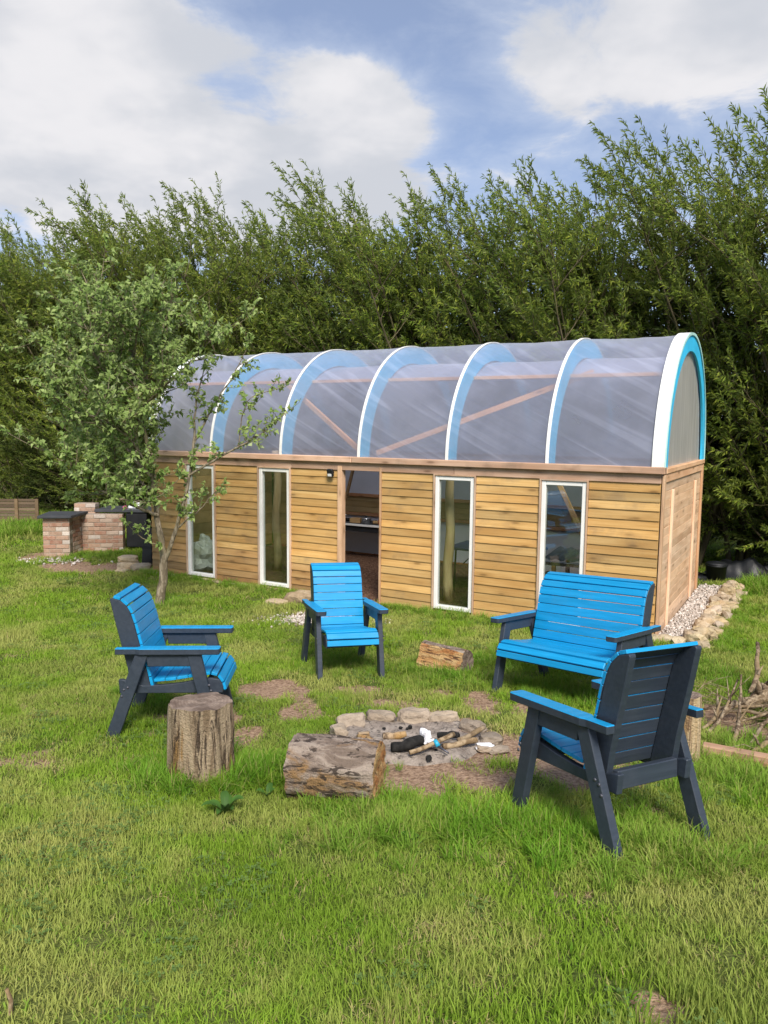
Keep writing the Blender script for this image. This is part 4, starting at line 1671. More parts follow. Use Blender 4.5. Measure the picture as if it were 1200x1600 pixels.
for i in range(15):
    a = rnd.uniform(4.9, 7.6)
    x, y = cab_xy(a, -.13 + rnd.uniform(-.05, .04))
    obj('stone', rock_mesh('stone', rnd.uniform(.12, .28), .12, .06, 240 + i, M_STONE, 1, .25, .6), rowst, loc=(x, y, gzf(x, y) + .012), rot=(0, 0, CAB_ROT + rnd.uniform(-.2, .2)), color=(1.05, 1, .95))

# ------------------------------------------------------------------ brick barbecue
BA, BB, BC, BD = hit(68, 871.6), hit(110.5, 870.5), hit(128, 862), hit(193, 860.5)
bbq = empty('brick_barbecue', (BA.x, BA.y, 0), 0, 'L-shaped brick barbecue with a dark slate top left of the cabin', 'barbecue')
bdir = Vector((BD.x - BC.x, BD.y - BC.y, 0))
pdir = Vector((BB.x - BA.x, BB.y - BA.y, 0))
print('bbq', BA, BB, BC, BD, pdir.length, bdir.length)
BLK, BHT, BDP = .215, .065, .10
BRME = {}


def brick_wall(p0, p1, courses, depth, name):
    """bricks in stretcher bond between two ground points; mortar core set back"""
    d = Vector((p1[0] - p0[0], p1[1] - p0[1], 0))
    L_ = d.length
    d.normalize()
    nrm = Vector((d.y, -d.x, 0))            # towards the viewer's side
    rz = math.atan2(d.y, d.x)
    core = MB()
    core.box(.006, L_ - .006, .006, depth - .006, -.08, courses * .076 - .004)
    w = core.build(name, [M_MORTAR], bbq, loc=(p0[0] - BA.x, p0[1] - BA.y, 0), rot=(0, 0, rz))
    for c_ in range(courses):
        x = 0.0
        first = True
        while x < L_ - .02:
            ln = BLK if not (first and c_ % 2) else .105
            ln = min(ln, L_ - x)
            first = False
            if ln > .03:
                key = (round(ln, 2), round(depth, 2))
                if key not in BRME:
                    BRME[key] = mesh_from('brick', *cbox(ln - .010, depth + .004, BHT, .005), [M_BRICK])
                q = rnd.random()
                col = (.33, .16, .105) if q < .28 else (.40, .25, .175) if q < .55 else (.50, .38, .30) if q < .85 else (.64, .57, .51)
                kk = rnd.uniform(.8, 1.15)
                obj('brick', BRME[key], w, loc=(x + ln / 2, depth / 2 + rnd.uniform(-.005, .005), c_ * .076 + .036), rot=(rnd.uniform(-.01, .01), rnd.uniform(-.012, .012), rnd.uniform(-.012, .012)), color=tuple(v * kk for v in col))
            x += ln
    return w


NCO = 9
pd = pdir.normalized()
pn = Vector((-pd.y, pd.x, 0))
pl_ = pdir.length
front = brick_wall(BA, BB, NCO, .215, 'pier_wall')
# inner face of the pier runs back to the rear wall
s0 = Vector(BB) + pn * .222
e0 = Vector(BC)
brick_wall((s0.x - .0, s0.y, 0), (e0.x, e0.y + .05, 0), NCO, pl_ - .02, 'pier_side')
brick_wall(BC + Vector((.012, 0, 0)), BD, NCO, .215, 'rear_wall')
H_ = NCO * .076


def slab(mb_p, name, label=None):
    me = bev_prism(name, mb_p, .045, 'z', [M_SLAB], .006)
    return obj(name, me, bbq, loc=(0, 0, H_ + .028))


q = lambda p: (p[0] - BA.x, p[1] - BA.y)
c1 = Vector(BA) - pd * .06 - pn * .08
c2 = Vector(BB) + pd * .05 - pn * .08
c3 = Vector((BC.x + .10, BC.y + .10, 0))
c4 = c3 - pd * (pl_ + .22)
slab([q(c1), q(c2), q(c3), q(c4)], 'slate_top')
# upstand behind the slab and second top further right
brick_wall((BC.x - .30, BC.y + .45, 0), (BC.x + .10, BC.y + .45, 0), 11, .215, 'chimney_wall')
# black grill cabinet right of the wall, metal top
e = Vector(BD)
mb = MB()
mb.box(.02, .40, .12, .60, .0, H_ - .06, .01)
gb = mb.build('fire_box', [M_BLACKMET], bbq, loc=(e.x - BA.x, e.y - BA.y, .06))
mb = MB()
mb.box(-.55, .50, .0, .70, H_ + .02, H_ + .07, .006)
mb.build('metal_top', [M_SLAB], bbq, loc=(e.x - BA.x, e.y - BA.y + .1, .0))
cl = empty('white_cloth', (e.x + .05, e.y + .35, H_ + .07), 0, 'crumpled white and pink cloth on the barbecue top behind the apple tree', 'cloth')
obj('white_part', rock_mesh('white_part', .24, .16, .16, 81, M_PAPER, 3, .5, .2), cl, loc=(.05, 0, .06))
obj('pink_part', rock_mesh('pink_part', .08, .08, .05, 83, M_PINK, 2, .5, .2), cl, loc=(-.10, -.04, .025))
p = hit(228, 884)
bp = empty('black_sheet', (p.x, p.y, p.z), CAB_ROT, 'black sheet standing against the left corner of the cabin', 'panel')
mb = MB()
mb.box(-.10, .12, .0, .05, -.02, .62, .006)
mb.build('board', [M_BLACK], bp, rot=(R(-4), 0, 0))
mb = MB()
mb.box(-.10, .12, -.006, -.001, .28, .33, .001)
mb.build('batten', [M_BLACKMET], bp, rot=(R(-4), 0, 0))

# ------------------------------------------------------------------ fence panel at far left
fl_, fr_ = hit(-45, 824), hit(62, 823)
fence = empty('fence_panel', (fl_.x, fl_.y, 0), math.atan2(fr_.y - fl_.y, fr_.x - fl_.x), 'low brown fence panel half hidden by grass at far left', 'fence')
fw = (Vector((fr_.x, fr_.y)) - Vector((fl_.x, fl_.y))).length
fh = at_y(30, 782, fl_.y).z
nb = 9
me = mesh_from('board', *cbox(fw, .018, fh / nb - .008, .003), [M_PLY])
for i in range(nb):
    obj('board', me, fence, loc=(fw / 2, rnd.uniform(-.006, .006), .03 + (i + .5) * fh / nb), color=tuple(v * k_ for v, k_ in zip(tint(.26, .42), (1, 1.05, 1.6))))
for x in (.03, fw * .36, fw * .68, fw - .03):
    mb = MB()
    mb.box(x - .035, x + .035, -.055, -.012, -.05, fh + .03, .004)
    mb.build('post', [M_PLY], fence, color=(.42, .42, .55))

# ------------------------------------------------------------------ black plastic by the hedge, right
p = hit(1118, 908)
bb2 = empty('black_bucket', (p.x, p.y, p.z), 0, 'round black bucket at the hedge foot behind the cabin', 'bucket')
mb = MB()
mb.lathe([(.13, 0), (.155, .24), (.165, .24), (.165, .26), (.15, .26), (.12, .02)], 20)
mb.build('tub', [M_BLACK], bb2, True)
mb = MB()
mb.lathe([(.166, .262), (.15, .29), (.05, .31)], 20)
mb.build('lid', [M_BLACK], bb2, True)


def sheet_heap(name, u, v, w, d, hgt, seed, label, mat=None):
    p = hit(u, v)
    n = 40
    V, F = [], []
    for i in range(n + 1):
        for j in range(n + 1):
            x, y = (i / n - .5) * w, (j / n - .5) * d
            e_ = max(0.0, 1 - (2 * x / w) ** 2) * max(0.0, 1 - (2 * y / d) ** 2)
            z = hgt * e_ ** .6 * (.7 + .6 * mnoise.noise(Vector((x * 3 + seed, y * 3, 0)))) + .05 * mnoise.noise(Vector((x * 8 + seed, y * 11, 1))) * e_ ** .3
            V.append((x, y, max(z, -.01) + .004))
    for i in range(n):
        for j in range(n):
            F.append((i * (n + 1) + j, (i + 1) * (n + 1) + j, (i + 1) * (n + 1) + j + 1, i * (n + 1) + j + 1))
    o = obj(name, mesh_from(name, V, F, [mat or M_BLACK], smooth=True), loc=(p.x, p.y, p.z), rot=(0, 0, CAB_ROT))
    tag(o, label, 'plastic sheet', 'black plastic along the hedge')


sheet_heap('plastic_sheet', 1155, 902, 1.1, .6, .34, 3, 'crumpled black plastic sheet beside the black bucket at the hedge foot')
sheet_heap('plastic_sheet', 1205, 900, .7, .6, .24, 9, 'black plastic sheet at the right edge of the picture by the hedge')
sheet_heap('plastic_sheet', 1095, 905, .5, .4, .10, 14, 'low flat black plastic between the cabin corner and the bucket')

# ------------------------------------------------------------------ plank and brushwood at right
a0, a1 = hit(1096, 1182), hit(1300, 1212)
d = Vector((a1.x - a0.x, a1.y - a0.y, a1.z - a0.z))
pk = empty('plank', (a0.x, a0.y, a0.z), math.atan2(d.y, d.x), 'long grey timber rail lying in the grass at the right edge', 'plank')
me = mesh_from('rail', *cbox(d.length, .075, .085, .006), [M_BEAM])
obj('rail', me, pk, loc=(d.length / 2, .03, .035), color=(.78, .74, .70))
me = mesh_from('split_edge', *cbox(d.length * .7, .012, .03, .003), [M_BEAM])
obj('split_edge', me, pk, loc=(d.length * .45, -.011, .03), color=(.60, .54, .48))
BG = 'dead branches in the brushwood heap'
BR = [([(1098, 1142, .02), (1122, 1128, .05), (1148, 1118, .10)], [.010, .020, .026], 'forked pale branch nearest the peeled log'),
      ([(1098, 1116, .04), (1140, 1120, .08), (1260, 1122, .10)], [.007, .010, .012], 'long thin straight stick across the top of the brushwood'),
      ([(1104, 1150, .02), (1126, 1135, .06), (1150, 1105, .22)], [.013, .012, .007], 'thin pale stick rising to the right over the brushwood'),
      ([(1147, 1162, .02), (1154, 1140, .10), (1155, 1105, .26)], [.016, .013, .007], 'thin upright crooked stick in the middle of the brushwood'),
      ([(1160, 1114, .08), (1185, 1112, .12), (1260, 1112, .12)], [.045, .055, .05], 'thick grey dead branch on the brushwood heap'),
      ([(1172, 1090, .05), (1182, 1078, .16), (1180, 1058, .32)], [.020, .022, .017], 'broken pale stub standing at the back of the brushwood'),
      ([(1150, 1140, .06), (1185, 1136, .08), (1260, 1120, .14)], [.008, .010, .010], 'thin pale stick low across the brushwood'),
      ([(1170, 1170, .02), (1190, 1150, .08), (1240, 1130, .2)], [.010, .013, .014], 'stick slanting up to the right edge over the brushwood'),
      ([(1130, 1120, .04), (1165, 1122, .06), (1240, 1140, .06)], [.010, .014, .016], 'brown stick lying under the thick grey branch'),
      ([(1175, 1178, .02), (1195, 1172, .05), (1240, 1172, .06)], [.014, .018, .02], 'short grey stick just behind the timber rail'),
      ([(1180, 1092, .06), (1200, 1088, .10), (1260, 1080, .12)], [.03, .035, .03], 'dark rooty branch at the right edge, furthest back')]
for i, (pp, rr_, lab) in enumerate(BR):
    fk = [(rnd.uniform(.35, .8), (rnd.uniform(-.6, .6), rnd.uniform(-.5, .5), rnd.uniform(.2, .9)), rnd.uniform(.10, .26)) for _ in range(2)]
    branch_thing('dead_branch', [hp(*q_) for q_ in pp], rr_, M_BRUSH, lab, 'branch', BG, fk)
rgn = random.Random(77)
mb = MB()
cc = hit(1185, 1130)
for i in range(150):
    x, y = cc.x + rgn.gauss(.12, .30), cc.y + rgn.gauss(.08, .36)
    an = rgn.uniform(0, 6.28)
    ln = rgn.uniform(.10, .42)
    z = gzf(x, y) + abs(rgn.gauss(.02, .04))
    d = Vector((math.cos(an) * ln, math.sin(an) * ln * .6, rgn.uniform(-.03, .12)))
    p0 = Vector((x, y, z))
    mb.tube([p0, p0 + d * .5 + Vector((rgn.uniform(-.02, .02), 0, rgn.uniform(0, .04))), p0 + d], [.003, .0025, .001], 4, 0, False)
o = mb.build('twigs', [M_BRUSH], None, True)
tag(o, 'tangle of fine dead twigs in the brushwood heap', 'twigs', None, 'stuff')
p = hit(18, 1585)
st = branch_thing('twig', [(p.x - .005, p.y, p.z - .01), (p.x, p.y, p.z + .05), (p.x - .012, p.y, p.z + .085)], [.009, .007, .006], M_STICK, 'tiny brown twig sticking up at the bottom left corner', 'twig')

# dock plant by the stump
def big_leaf(mb, base, d, ln, w, seed):
    d = Vector(d).normalized()
    s = d.cross(Vector((0, 0, 1))).normalized()
    prev = None
    V, F = [], []
    n = 7
    for i in range(n + 1):
        t = i / n
        c = base + d * ln * t + Vector((0, 0, .55 * ln * math.sin(t * 2.4) * .6))
        ww = w * (math.sin(math.pi * (t * .92 + .06))) ** .8
        up = Vector((0, 0, .25 * ww))
        V += [c - s * ww / 2 + up, c, c + s * ww / 2 + up]
    for i in range(n):
        a = 3 * i
        F += [(a, a + 1, a + 4, a + 3), (a + 1, a + 2, a + 5, a + 4)]
    mb.add(V, F)


def weed(u, v, n, ln, w, label, seed):
    p = hit(u, v)
    root = empty('dock_plant', p, 0, label, 'plant', 'broad leaved weeds')
    r_ = random.Random(seed)
    for i in range(n):
        mb = MB()
        a = 6.28 * i / n + r_.uniform(-.3, .3)
        big_leaf(mb, Vector((0, 0, .01)), (math.cos(a), math.sin(a), r_.uniform(.2, .7)), ln * r_.uniform(.7, 1.1), w, i)
        mb.build('leaf', [M_DOCK], root, True)


weed(352, 1274, 9, .12, .045, 'dark green dock plant in the grass below the stump', 1)
weed(418, 1248, 4, .07, .035, 'small broad leaved weed between stump and lying log', 2)
weed(640, 1320, 6, .06, .04, 'tiny broad leaved weed in the lawn below the fire pit', 3)
# ------------------------------------------------------------------ trees
def leaf_mesh2(name, P, D, N, L_, W_, mat):
    """long narrow leaves: two triangles each, folded along the midrib"""
    S = np.cross(D, N)
    S /= np.linalg.norm(S, axis=1, keepdims=True) + 1e-9
    U = np.cross(S, D)
    b = P
    t = P + D * L_[:, None] - U * (L_ * .12)[:, None]
    mid = P + D * (L_ * .45)[:, None] + U * (L_ * .05)[:, None]
    l = mid - S * (W_ / 2)[:, None] + U * (W_ * .22)[:, None]
    r = mid + S * (W_ / 2)[:, None] + U * (W_ * .22)[:, None]
    n = len(P)
    V = np.stack([b, l, t, r], 1).reshape(-1, 3)
    k = np.arange(n)[:, None] * 4
    F = np.concatenate([k + np.array([[0, 2, 1]]), k + np.array([[0, 3, 2]])], 0)
    return np_mesh(name, V, F, [mat])


def leaf_mesh4(name, P, D, N, L_, W_, mat, curl=.25):
    """broad leaves: four triangles, cupped and curled"""
    S = np.cross(D, N)
    S /= np.linalg.norm(S, axis=1, keepdims=True) + 1e-9
    U = np.cross(S, D)
    b = P
    c = P + D * (L_ * .48)[:, None] + U * (L_ * curl * .45)[:, None]
    t = P + D * L_[:, None] * .95 - U * (L_ * curl)[:, None]
    up = U * (W_ * .28)[:, None] + U * (L_ * curl * .35)[:, None]
    l = P + D * (L_ * .45)[:, None] - S * (W_ / 2)[:, None] + up
    r = P + D * (L_ * .45)[:, None] + S * (W_ / 2)[:, None] + up
    n = len(P)
    V = np.stack([b, l, c, r, t], 1).reshape(-1, 3)
    k = np.arange(n)[:, None] * 5
    F = np.concatenate([k + np.array([[0, 2, 1]]), k + np.array([[0, 3, 2]]), k + np.array([[1, 2, 4]]), k + np.array([[2, 3, 4]])], 0)
    return np_mesh(name, V, F, [mat])


def unit(v):
    return v / (np.linalg.norm(v, axis=-1, keepdims=True) + 1e-9)


class Tubes:
    """many tapering tubes gathered into one mesh"""
    def __init__(s):
        s.V, s.F, s.n = [], [], 0

    def add(s, pts, rad, sides):
        pts = np.asarray(pts, float)
        rad = np.asarray(rad, float)
        t = unit(np.gradient(pts, axis=0))
        a = np.cross(t, np.array([.2, .97, .12]))
        a = unit(a)
        b = np.cross(t, a)
        an = np.linspace(0, 2 * np.pi, sides, endpoint=False)
        ring = pts[:, None] + (a[:, None] * np.cos(an)[None, :, None] + b[:, None] * np.sin(an)[None, :, None]) * rad[:, None, None]
        m = len(pts)
        idx = np.arange(m * sides).reshape(m, sides) + s.n
        nx_ = np.roll(idx, -1, axis=1)
        s.F.append(np.stack([idx[:-1], nx_[:-1], nx_[1:], idx[1:]], -1).reshape(-1, 4))
        s.V.append(ring.reshape(-1, 3))
        s.n += m * sides

    def mesh(s, name, mat):
        return np_mesh(name, np.concatenate(s.V), np.concatenate(s.F), [mat], True)


def curve(p, d, ln, n, rng, wob, pull, pw):
    """polyline from p along d, bending towards pull by pw"""
    pts = [np.array(p, float)]
    d = np.array(d, float)
    d /= np.linalg.norm(d)
    for i in range(n):
        d = d + rng.normal(0, wob, 3) + np.array(pull) * pw * (i + 1) / n
        d /= np.linalg.norm(d)
        pts.append(pts[-1] + d * ln / n)
    return np.array(pts)


WIND = np.array([-.75, -.08, .05])


def willow(seed, height, spread, leafmat, nstem=5, dens=1.0, lo=.12, leaf=(.088, .135), lw=.024):
    rng = np.random.default_rng(seed)
    T = Tubes()
    LP, LD, LL = [], [], []

    def shoot(p, d, ln, upright):
        pts = curve(p, d, ln, 5, rng, .09, WIND * 1.0 + np.array([0, 0, .30 * upright]), .34)
        T.add(pts, np.linspace(.006, .0015, 6), 3)
        n = int(ln / .0185 * dens)
        s = rng.uniform(.08, 1, n) ** .8
        f = s * 5
        i = np.minimum(f.astype(int), 4)
        q = pts[i] + (pts[i + 1] - pts[i]) * (f - i)[:, None]
        tdir = unit(pts[i + 1] - pts[i])
        r = unit(rng.normal(0, 1, (n, 3)))
        dd = unit(tdir * .75 + r * .75 + WIND * .30 + np.array([0, 0, -.12]))
        LP.append(q)
        LD.append(dd)
        LL.append(rng.uniform(leaf[0], leaf[1], n) * (1.1 - .35 * s))

    for si in range(nstem):
        an = rng.uniform(0, 6.28)
        sp_ = rng.uniform(.15, 1.0) * spread
        p0 = np.array([math.cos(an) * .12, math.sin(an) * .12, -.1])
        d0 = np.array([math.cos(an) * sp_ * .28, math.sin(an) * sp_ * .20, 1.0])
        H = height * rng.uniform(.84, 1.0)
        st = curve(p0, d0, H, 14, rng, .05, WIND * .55 + np.array([0, 0, .15]), .12)
        r0 = rng.uniform(.035, .07) * height / 7
        T.add(st, np.linspace(r0, .008, 15) ** 1.0, 7)
        nb = int(17 * height / 7)
        for bi in range(nb):
            t = lo + (1 - lo) * (bi + rng.uniform(0, 1)) / nb
            f = t * 14
            i = min(int(f), 13)
            p = st[i] + (st[i + 1] - st[i]) * (f - i)
            a2 = rng.uniform(0, 6.28)
            k = 1 - .40 * t
            ln = rng.uniform(.9, 1.9) * (.45 + k) * height / 7.5
            d = np.array([math.cos(a2), math.sin(a2), rng.uniform(.2, 1.0) + .45 * t])
            br = curve(p, d, ln, 7, rng, .09, WIND * .6 + np.array([0, 0, .25]), .16)
            T.add(br, np.linspace(.017 * (1.2 - .7 * t), .003, 8), 4)
            ns = int(ln / .16)
            for s_ in range(ns):
                ff = (s_ + rng.uniform(.3, 1)) / ns * 7
                j = min(int(ff), 6)
                q = br[j] + (br[j + 1] - br[j]) * (ff - j)
                dd = unit(br[j + 1] - br[j]) * .8 + rng.normal(0, .55, 3) + np.array([0, 0, .25])
                shoot(q, dd, rng.uniform(.35, .85), .4 + .6 * t)
            shoot(br[-2], br[-1] - br[-3], rng.uniform(.5, .9), 1.0)
        # leading shoots above the crown
        for k in range(5):
            shoot(st[-2 - k // 2], np.array([rng.normal(-.35, .5), rng.normal(0, .3), 1]), rng.uniform(.35, .75), 1.0)
    P = np.concatenate(LP)
    D = np.concatenate(LD)
    L_ = np.concatenate(LL)
    n = len(P)
    N = unit(rng.normal(0, .6, (n, 3)) + np.array([-.1, -.3, .8]))
    N = unit(N - D * (N * D).sum(1, keepdims=True))
    return T.mesh('trunk', M_WBARK), leaf_mesh2('crown', P, D, N, L_, L_ * rng.uniform(.14, .20, n) * lw / .021, leafmat), n


VAR = [willow(100 + i, h_, sp_, M_WILLOW, ns_, 1.0, lo_) for i, (h_, sp_, ns_, lo_) in enumerate([(5.5, 1.3, 6, .10), (5.3, 1.5, 6, .08), (5.7, 1.1, 5, .12), (5.2, 1.6, 6, .07)])]
BVAR = [willow(200 + i, 5.4, 1.5, M_BACKLEAF, 6, .6, .04, (.14, .20), .028) for i in range(2)]
print('willow leaves', [v[2] for v in VAR], [v[2] for v in BVAR])
rt_ = random.Random(31)
HN = 0
WL = ['tall willow with wind-blown tip behind the cabin roof', 'bushy willow in the hedge row', 'slender willow in the hedge row', 'many stemmed willow in the hedge row']


def hedge_tree(name, var, a, b, s, hscale, label, group):
    x, y = cab_xy(a, b)
    root = empty(name, (x, y, gzf(x, y) - .02), R(rt_.uniform(-28, 28)), label, 'tree', group)
    root.scale = (s, s, s * hscale)
    obj('trunk', var[0], root)
    obj('crown', var[1], root)
    return root


# rising skyline towards the right, as in the photograph
FRONT = []
a = -6.6
i = 0
while a < 21:
    FRONT.append((a, i))
    a += rt_.uniform(.72, .92)
    i += 1
ORD = ['first', 'second', 'third', 'fourth', 'fifth', 'sixth', 'seventh', 'eighth', 'ninth', 'tenth', 'eleventh', 'twelfth', 'thirteenth', 'fourteenth', 'fifteenth', 'sixteenth']


def bay_of(a):
    """which roof bay a tree rises behind, seen from the lawn"""
    x, y = cab_xy(a, CAB_W + 1.75)
    k = x / y
    us = []
    for ar in RIBS:
        xr, yr = cab_xy(ar, RC)
        us.append(xr / yr)
    if k > us[0]:
        return -1
    for q_ in range(6):
        if us[q_] >= k > us[q_ + 1]:
            return q_
    return 6


seen = {}


def tree_label(a):
    b_ = bay_of(a)
    seen[b_] = seen.get(b_, 0) + 1
    j = seen[b_] - 1
    if b_ == -1:
        return 'green willow right of the cabin, %s one outwards from the right edge of the hedge' % ORD[j]
    if b_ == 6:
        return 'green willow left of the cabin roof, %s one going left along the hedge' % ORD[j]
    return 'green willow rising behind the %s roof bay from the right, %s trunk' % (ORD[b_], ['right hand', 'middle', 'left hand', 'leftmost'][min(j, 3)])


for (a, i) in FRONT:
    hh = np.interp(a, [-6, -2.5, 0, 2.2, 4, 6, 8, 11, 16], [1.02, 1.02, 1.06, 1.03, 1.02, 1.00, 1.03, 1.10, 1.12]) * rt_.uniform(.95, 1.06)
    hedge_tree('willow_tree', VAR[i % 4], a, CAB_W + 2.15 + rt_.uniform(-.25, .3), hh * rt_.uniform(.95, 1.02), 1.12,
               tree_label(a), 'willows in the hedge behind the cabin')
k = 0
a = -8.0
while a < 22.5:
    hedge_tree('hedge_tree', BVAR[k % 2], a, CAB_W + 3.8 + rt_.uniform(-.3, .3), rt_.uniform(.92, 1.08), 1.0,
               'dark leafy tree glimpsed through the front row of willows', 'darker trees behind the willow hedge')
    a += 1.5
    k += 1

# low growth at the hedge foot
SH = [(-1.2, 2.2), (-2.4, 1.9), (-3.7, 2.1), (8.6, 1.5), (9.5, 1.2), (10.6, 1.3), (11.8, 1.1), (13.0, 1.3), (14.2, 1.1), (15.4, 1.3), (16.4, .9), (17.5, 1.2), (18.6, 1.0), (19.6, 1.3)]
for j, (a, db) in enumerate(SH):
    lab = 'low leafy shrub at the hedge foot right of the cabin, %s from the cabin' % ORD[j] if a < 0 else 'low leafy shrub at the hedge foot left of the cabin, %s from the cabin' % ORD[j - 3]
    t_ = hedge_tree('hedge_shrub', BVAR[j % 2] if j % 3 == 0 else VAR[(j * 3 + 1) % 4], a, CAB_W + db, rt_.uniform(.34, .46), .95, lab, 'shrubs at the foot of the hedge')
    t_['category'] = 'shrub'
    t_.scale = (t_.scale[0] * 1.5, t_.scale[1] * 1.3, t_.scale[2])

# apple tree
base = hit(250, 948)
AY = base.y
arng = np.random.default_rng(8)


def ap(u, v, dy):
    p = at_y(u, v, AY + dy)
    return np.array([p.x - base.x, p.y - base.y, p.z - base.z])


MAIN = [
    ([(250, 950, 0), (254, 905, 0), (257, 872, .02), (250, 838, .02), (242, 775, .05), (232, 700, .1), (218, 640, .1), (208, 560, .12), (200, 480, .1), (195, 425, .1)], .064, .008, 'T'),
    ([(256, 880, 0), (272, 838, -.05), (288, 785, -.12), (299, 730, -.15), (303, 680, -.15), (306, 620, -.2), (318, 560, -.2)], .030, .006, 'B'),
    ([(297, 742, -.15), (340, 716, -.25), (392, 688, -.35), (425, 664, -.4), (448, 645, -.4)], .016, .004, 'C'),
    ([(246, 805, 0), (212, 792, -.2), (160, 775, -.45), (100, 748, -.7), (48, 712, -.9)], .026, .005, 'D'),
    ([(238, 745, .05), (190, 700, .3), (140, 640, .5), (92, 565, .6), (46, 498, .6)], .026, .005, 'E'),
    ([(224, 665, .1), (172, 600, -.2), (124, 520, -.5), (102, 445, -.6)], .022, .005, 'F'),
    ([(303, 692, -.15), (330, 640, .1), (358, 585, .3), (384, 520, .3)], .016, .004, 'G'),
    ([(210, 575, .1), (248, 510, .4), (266, 432, .5)], .018, .004, 'H'),
    ([(209, 590, .1), (166, 520, .5), (152, 430, .7)], .018, .004, 'I'),
    ([(219, 640, .1), (262, 585, -.3), (300, 540, -.5), (336, 490, -.5)], .018, .004, 'J'),
    ([(372, 698, -.3), (378, 655, -.2), (388, 615, -.2), (432, 598, -.2)], .008, .003, 'K'),
    ([(236, 735, .05), (196, 680, -.5), (130, 650, -.8), (70, 640, -1.0)], .018, .004, 'L'),
    ([(206, 540, .1), (215, 470, -.4), (235, 410, -.5)], .016, .004, 'M'),
    ([(203, 520, .1), (178, 460, .0), (120, 405, .0)], .014, .004, 'N'),
    ([(240, 770, .03), (200, 740, .5), (150, 705, .8), (90, 690, 1.0)], .016, .004, 'O'),
    ([(278, 825, -.06), (310, 800, -.2), (335, 770, -.3)], .012, .004, 'P'),
    ([(252, 855, 0), (228, 845, -.1), (208, 830, -.2)], .010, .004, 'Q'),
]
T = Tubes()
LP, LD, LL = [], [], []


def leafy(p, d, ln, n):
    pts = curve(p, d, ln, 4, arng, .10, (-.15, 0, .35), .22)
    T.add(pts, np.linspace(.0055, .002, 5), 3)
    s = arng.uniform(.1, 1, n)
    f = s * 4
    i = np.minimum(f.astype(int), 3)
    q = pts[i] + (pts[i + 1] - pts[i]) * (f - i)[:, None]
    td = unit(pts[i + 1] - pts[i])
    dd = unit(td * .45 + unit(arng.normal(0, 1, (n, 3))) * .9 + np.array([-.18, 0, .10]))
    LP.append(q)
    LD.append(dd)
    LL.append(arng.uniform(.052, .092, n))


for (pp, r0, r1, key) in MAIN:
    pp = [(215 + (u_ - 215) * .78 if u_ < 215 else u_, v_ if v_ > 640 else 640 - (640 - v_) * .76, d_) for (u_, v_, d_) in pp]
    pts = np.array([ap(*q_) for q_ in pp])
    # resample
    tt = np.linspace(0, len(pts) - 1, len(pts) * 4)
    i = np.minimum(tt.astype(int), len(pts) - 2)
    sm = pts[i] + (pts[i + 1] - pts[i]) * (tt - i)[:, None]
    for _ in range(2):
        sm[1:-1] = .25 * sm[:-2] + .5 * sm[1:-1] + .25 * sm[2:]
    sm[1:-1] += arng.normal(0, .006, sm[1:-1].shape)
    T.add(sm, r1 + (r0 - r1) * (1 - np.linspace(0, 1, len(sm))) ** (1.35 if key == 'T' else .9), 9 if key in 'TB' else 6)
    L_ = np.linalg.norm(np.diff(sm, axis=0), axis=1)
    cum = np.concatenate([[0], np.cumsum(L_)])
    sparse = key in 'CKBPQG'
    step = .080 if sparse else .052
    start = {'T': .42, 'B': .22}.get(key, .16)
    s = cum[-1] * start
    while s < cum[-1]:
        j = min(np.searchsorted(cum, s), len(sm) - 1)
        p = sm[j]
        out = np.array([p[0] + .25, p[1], 0])
        out = out / (np.linalg.norm(out) + .3)
        d = out * .5 + arng.normal(0, .6, 3) + np.array([0, 0, .55])
        ln = arng.uniform(.16, .34) if sparse else arng.uniform(.25, .62)
        if ln > .34:
            sb = curve(p, d, ln, 5, arng, .10, (-.1, 0, .5), .2)
            T.add(sb, np.linspace(.008, .003, 6), 4)
            for k in range(int(ln / .09)):
                jj = arng.integers(1, 6)
                leafy(sb[jj], unit(sb[jj] - sb[jj - 1]) + arng.normal(0, .6, 3), arng.uniform(.10, .26), arng.integers(9, 15))
        leafy(p, d, ln * .8, arng.integers(9, 15))
        s += step * arng.uniform(.6, 1.4)
    leafy(sm[-1], sm[-1] - sm[-3], .22, 12)
P = np.concatenate(LP)
D = np.concatenate(LD)
L_ = np.concatenate(LL)
N = unit(arng.normal(0, .5, P.shape) + np.array([.05, -.35, .85]))
N = unit(N - D * (N * D).sum(1, keepdims=True))
apple = empty('apple_tree', base, 0, 'young apple tree with silvery green leaves standing before the cabin left end', 'tree')
obj('trunk', T.mesh('trunk', M_ABARK), apple)
obj('crown', leaf_mesh4('crown', P, D, N, L_, L_ * arng.uniform(.48, .62, len(P)), M_APPLE), apple)
print('apple leaves', len(P))

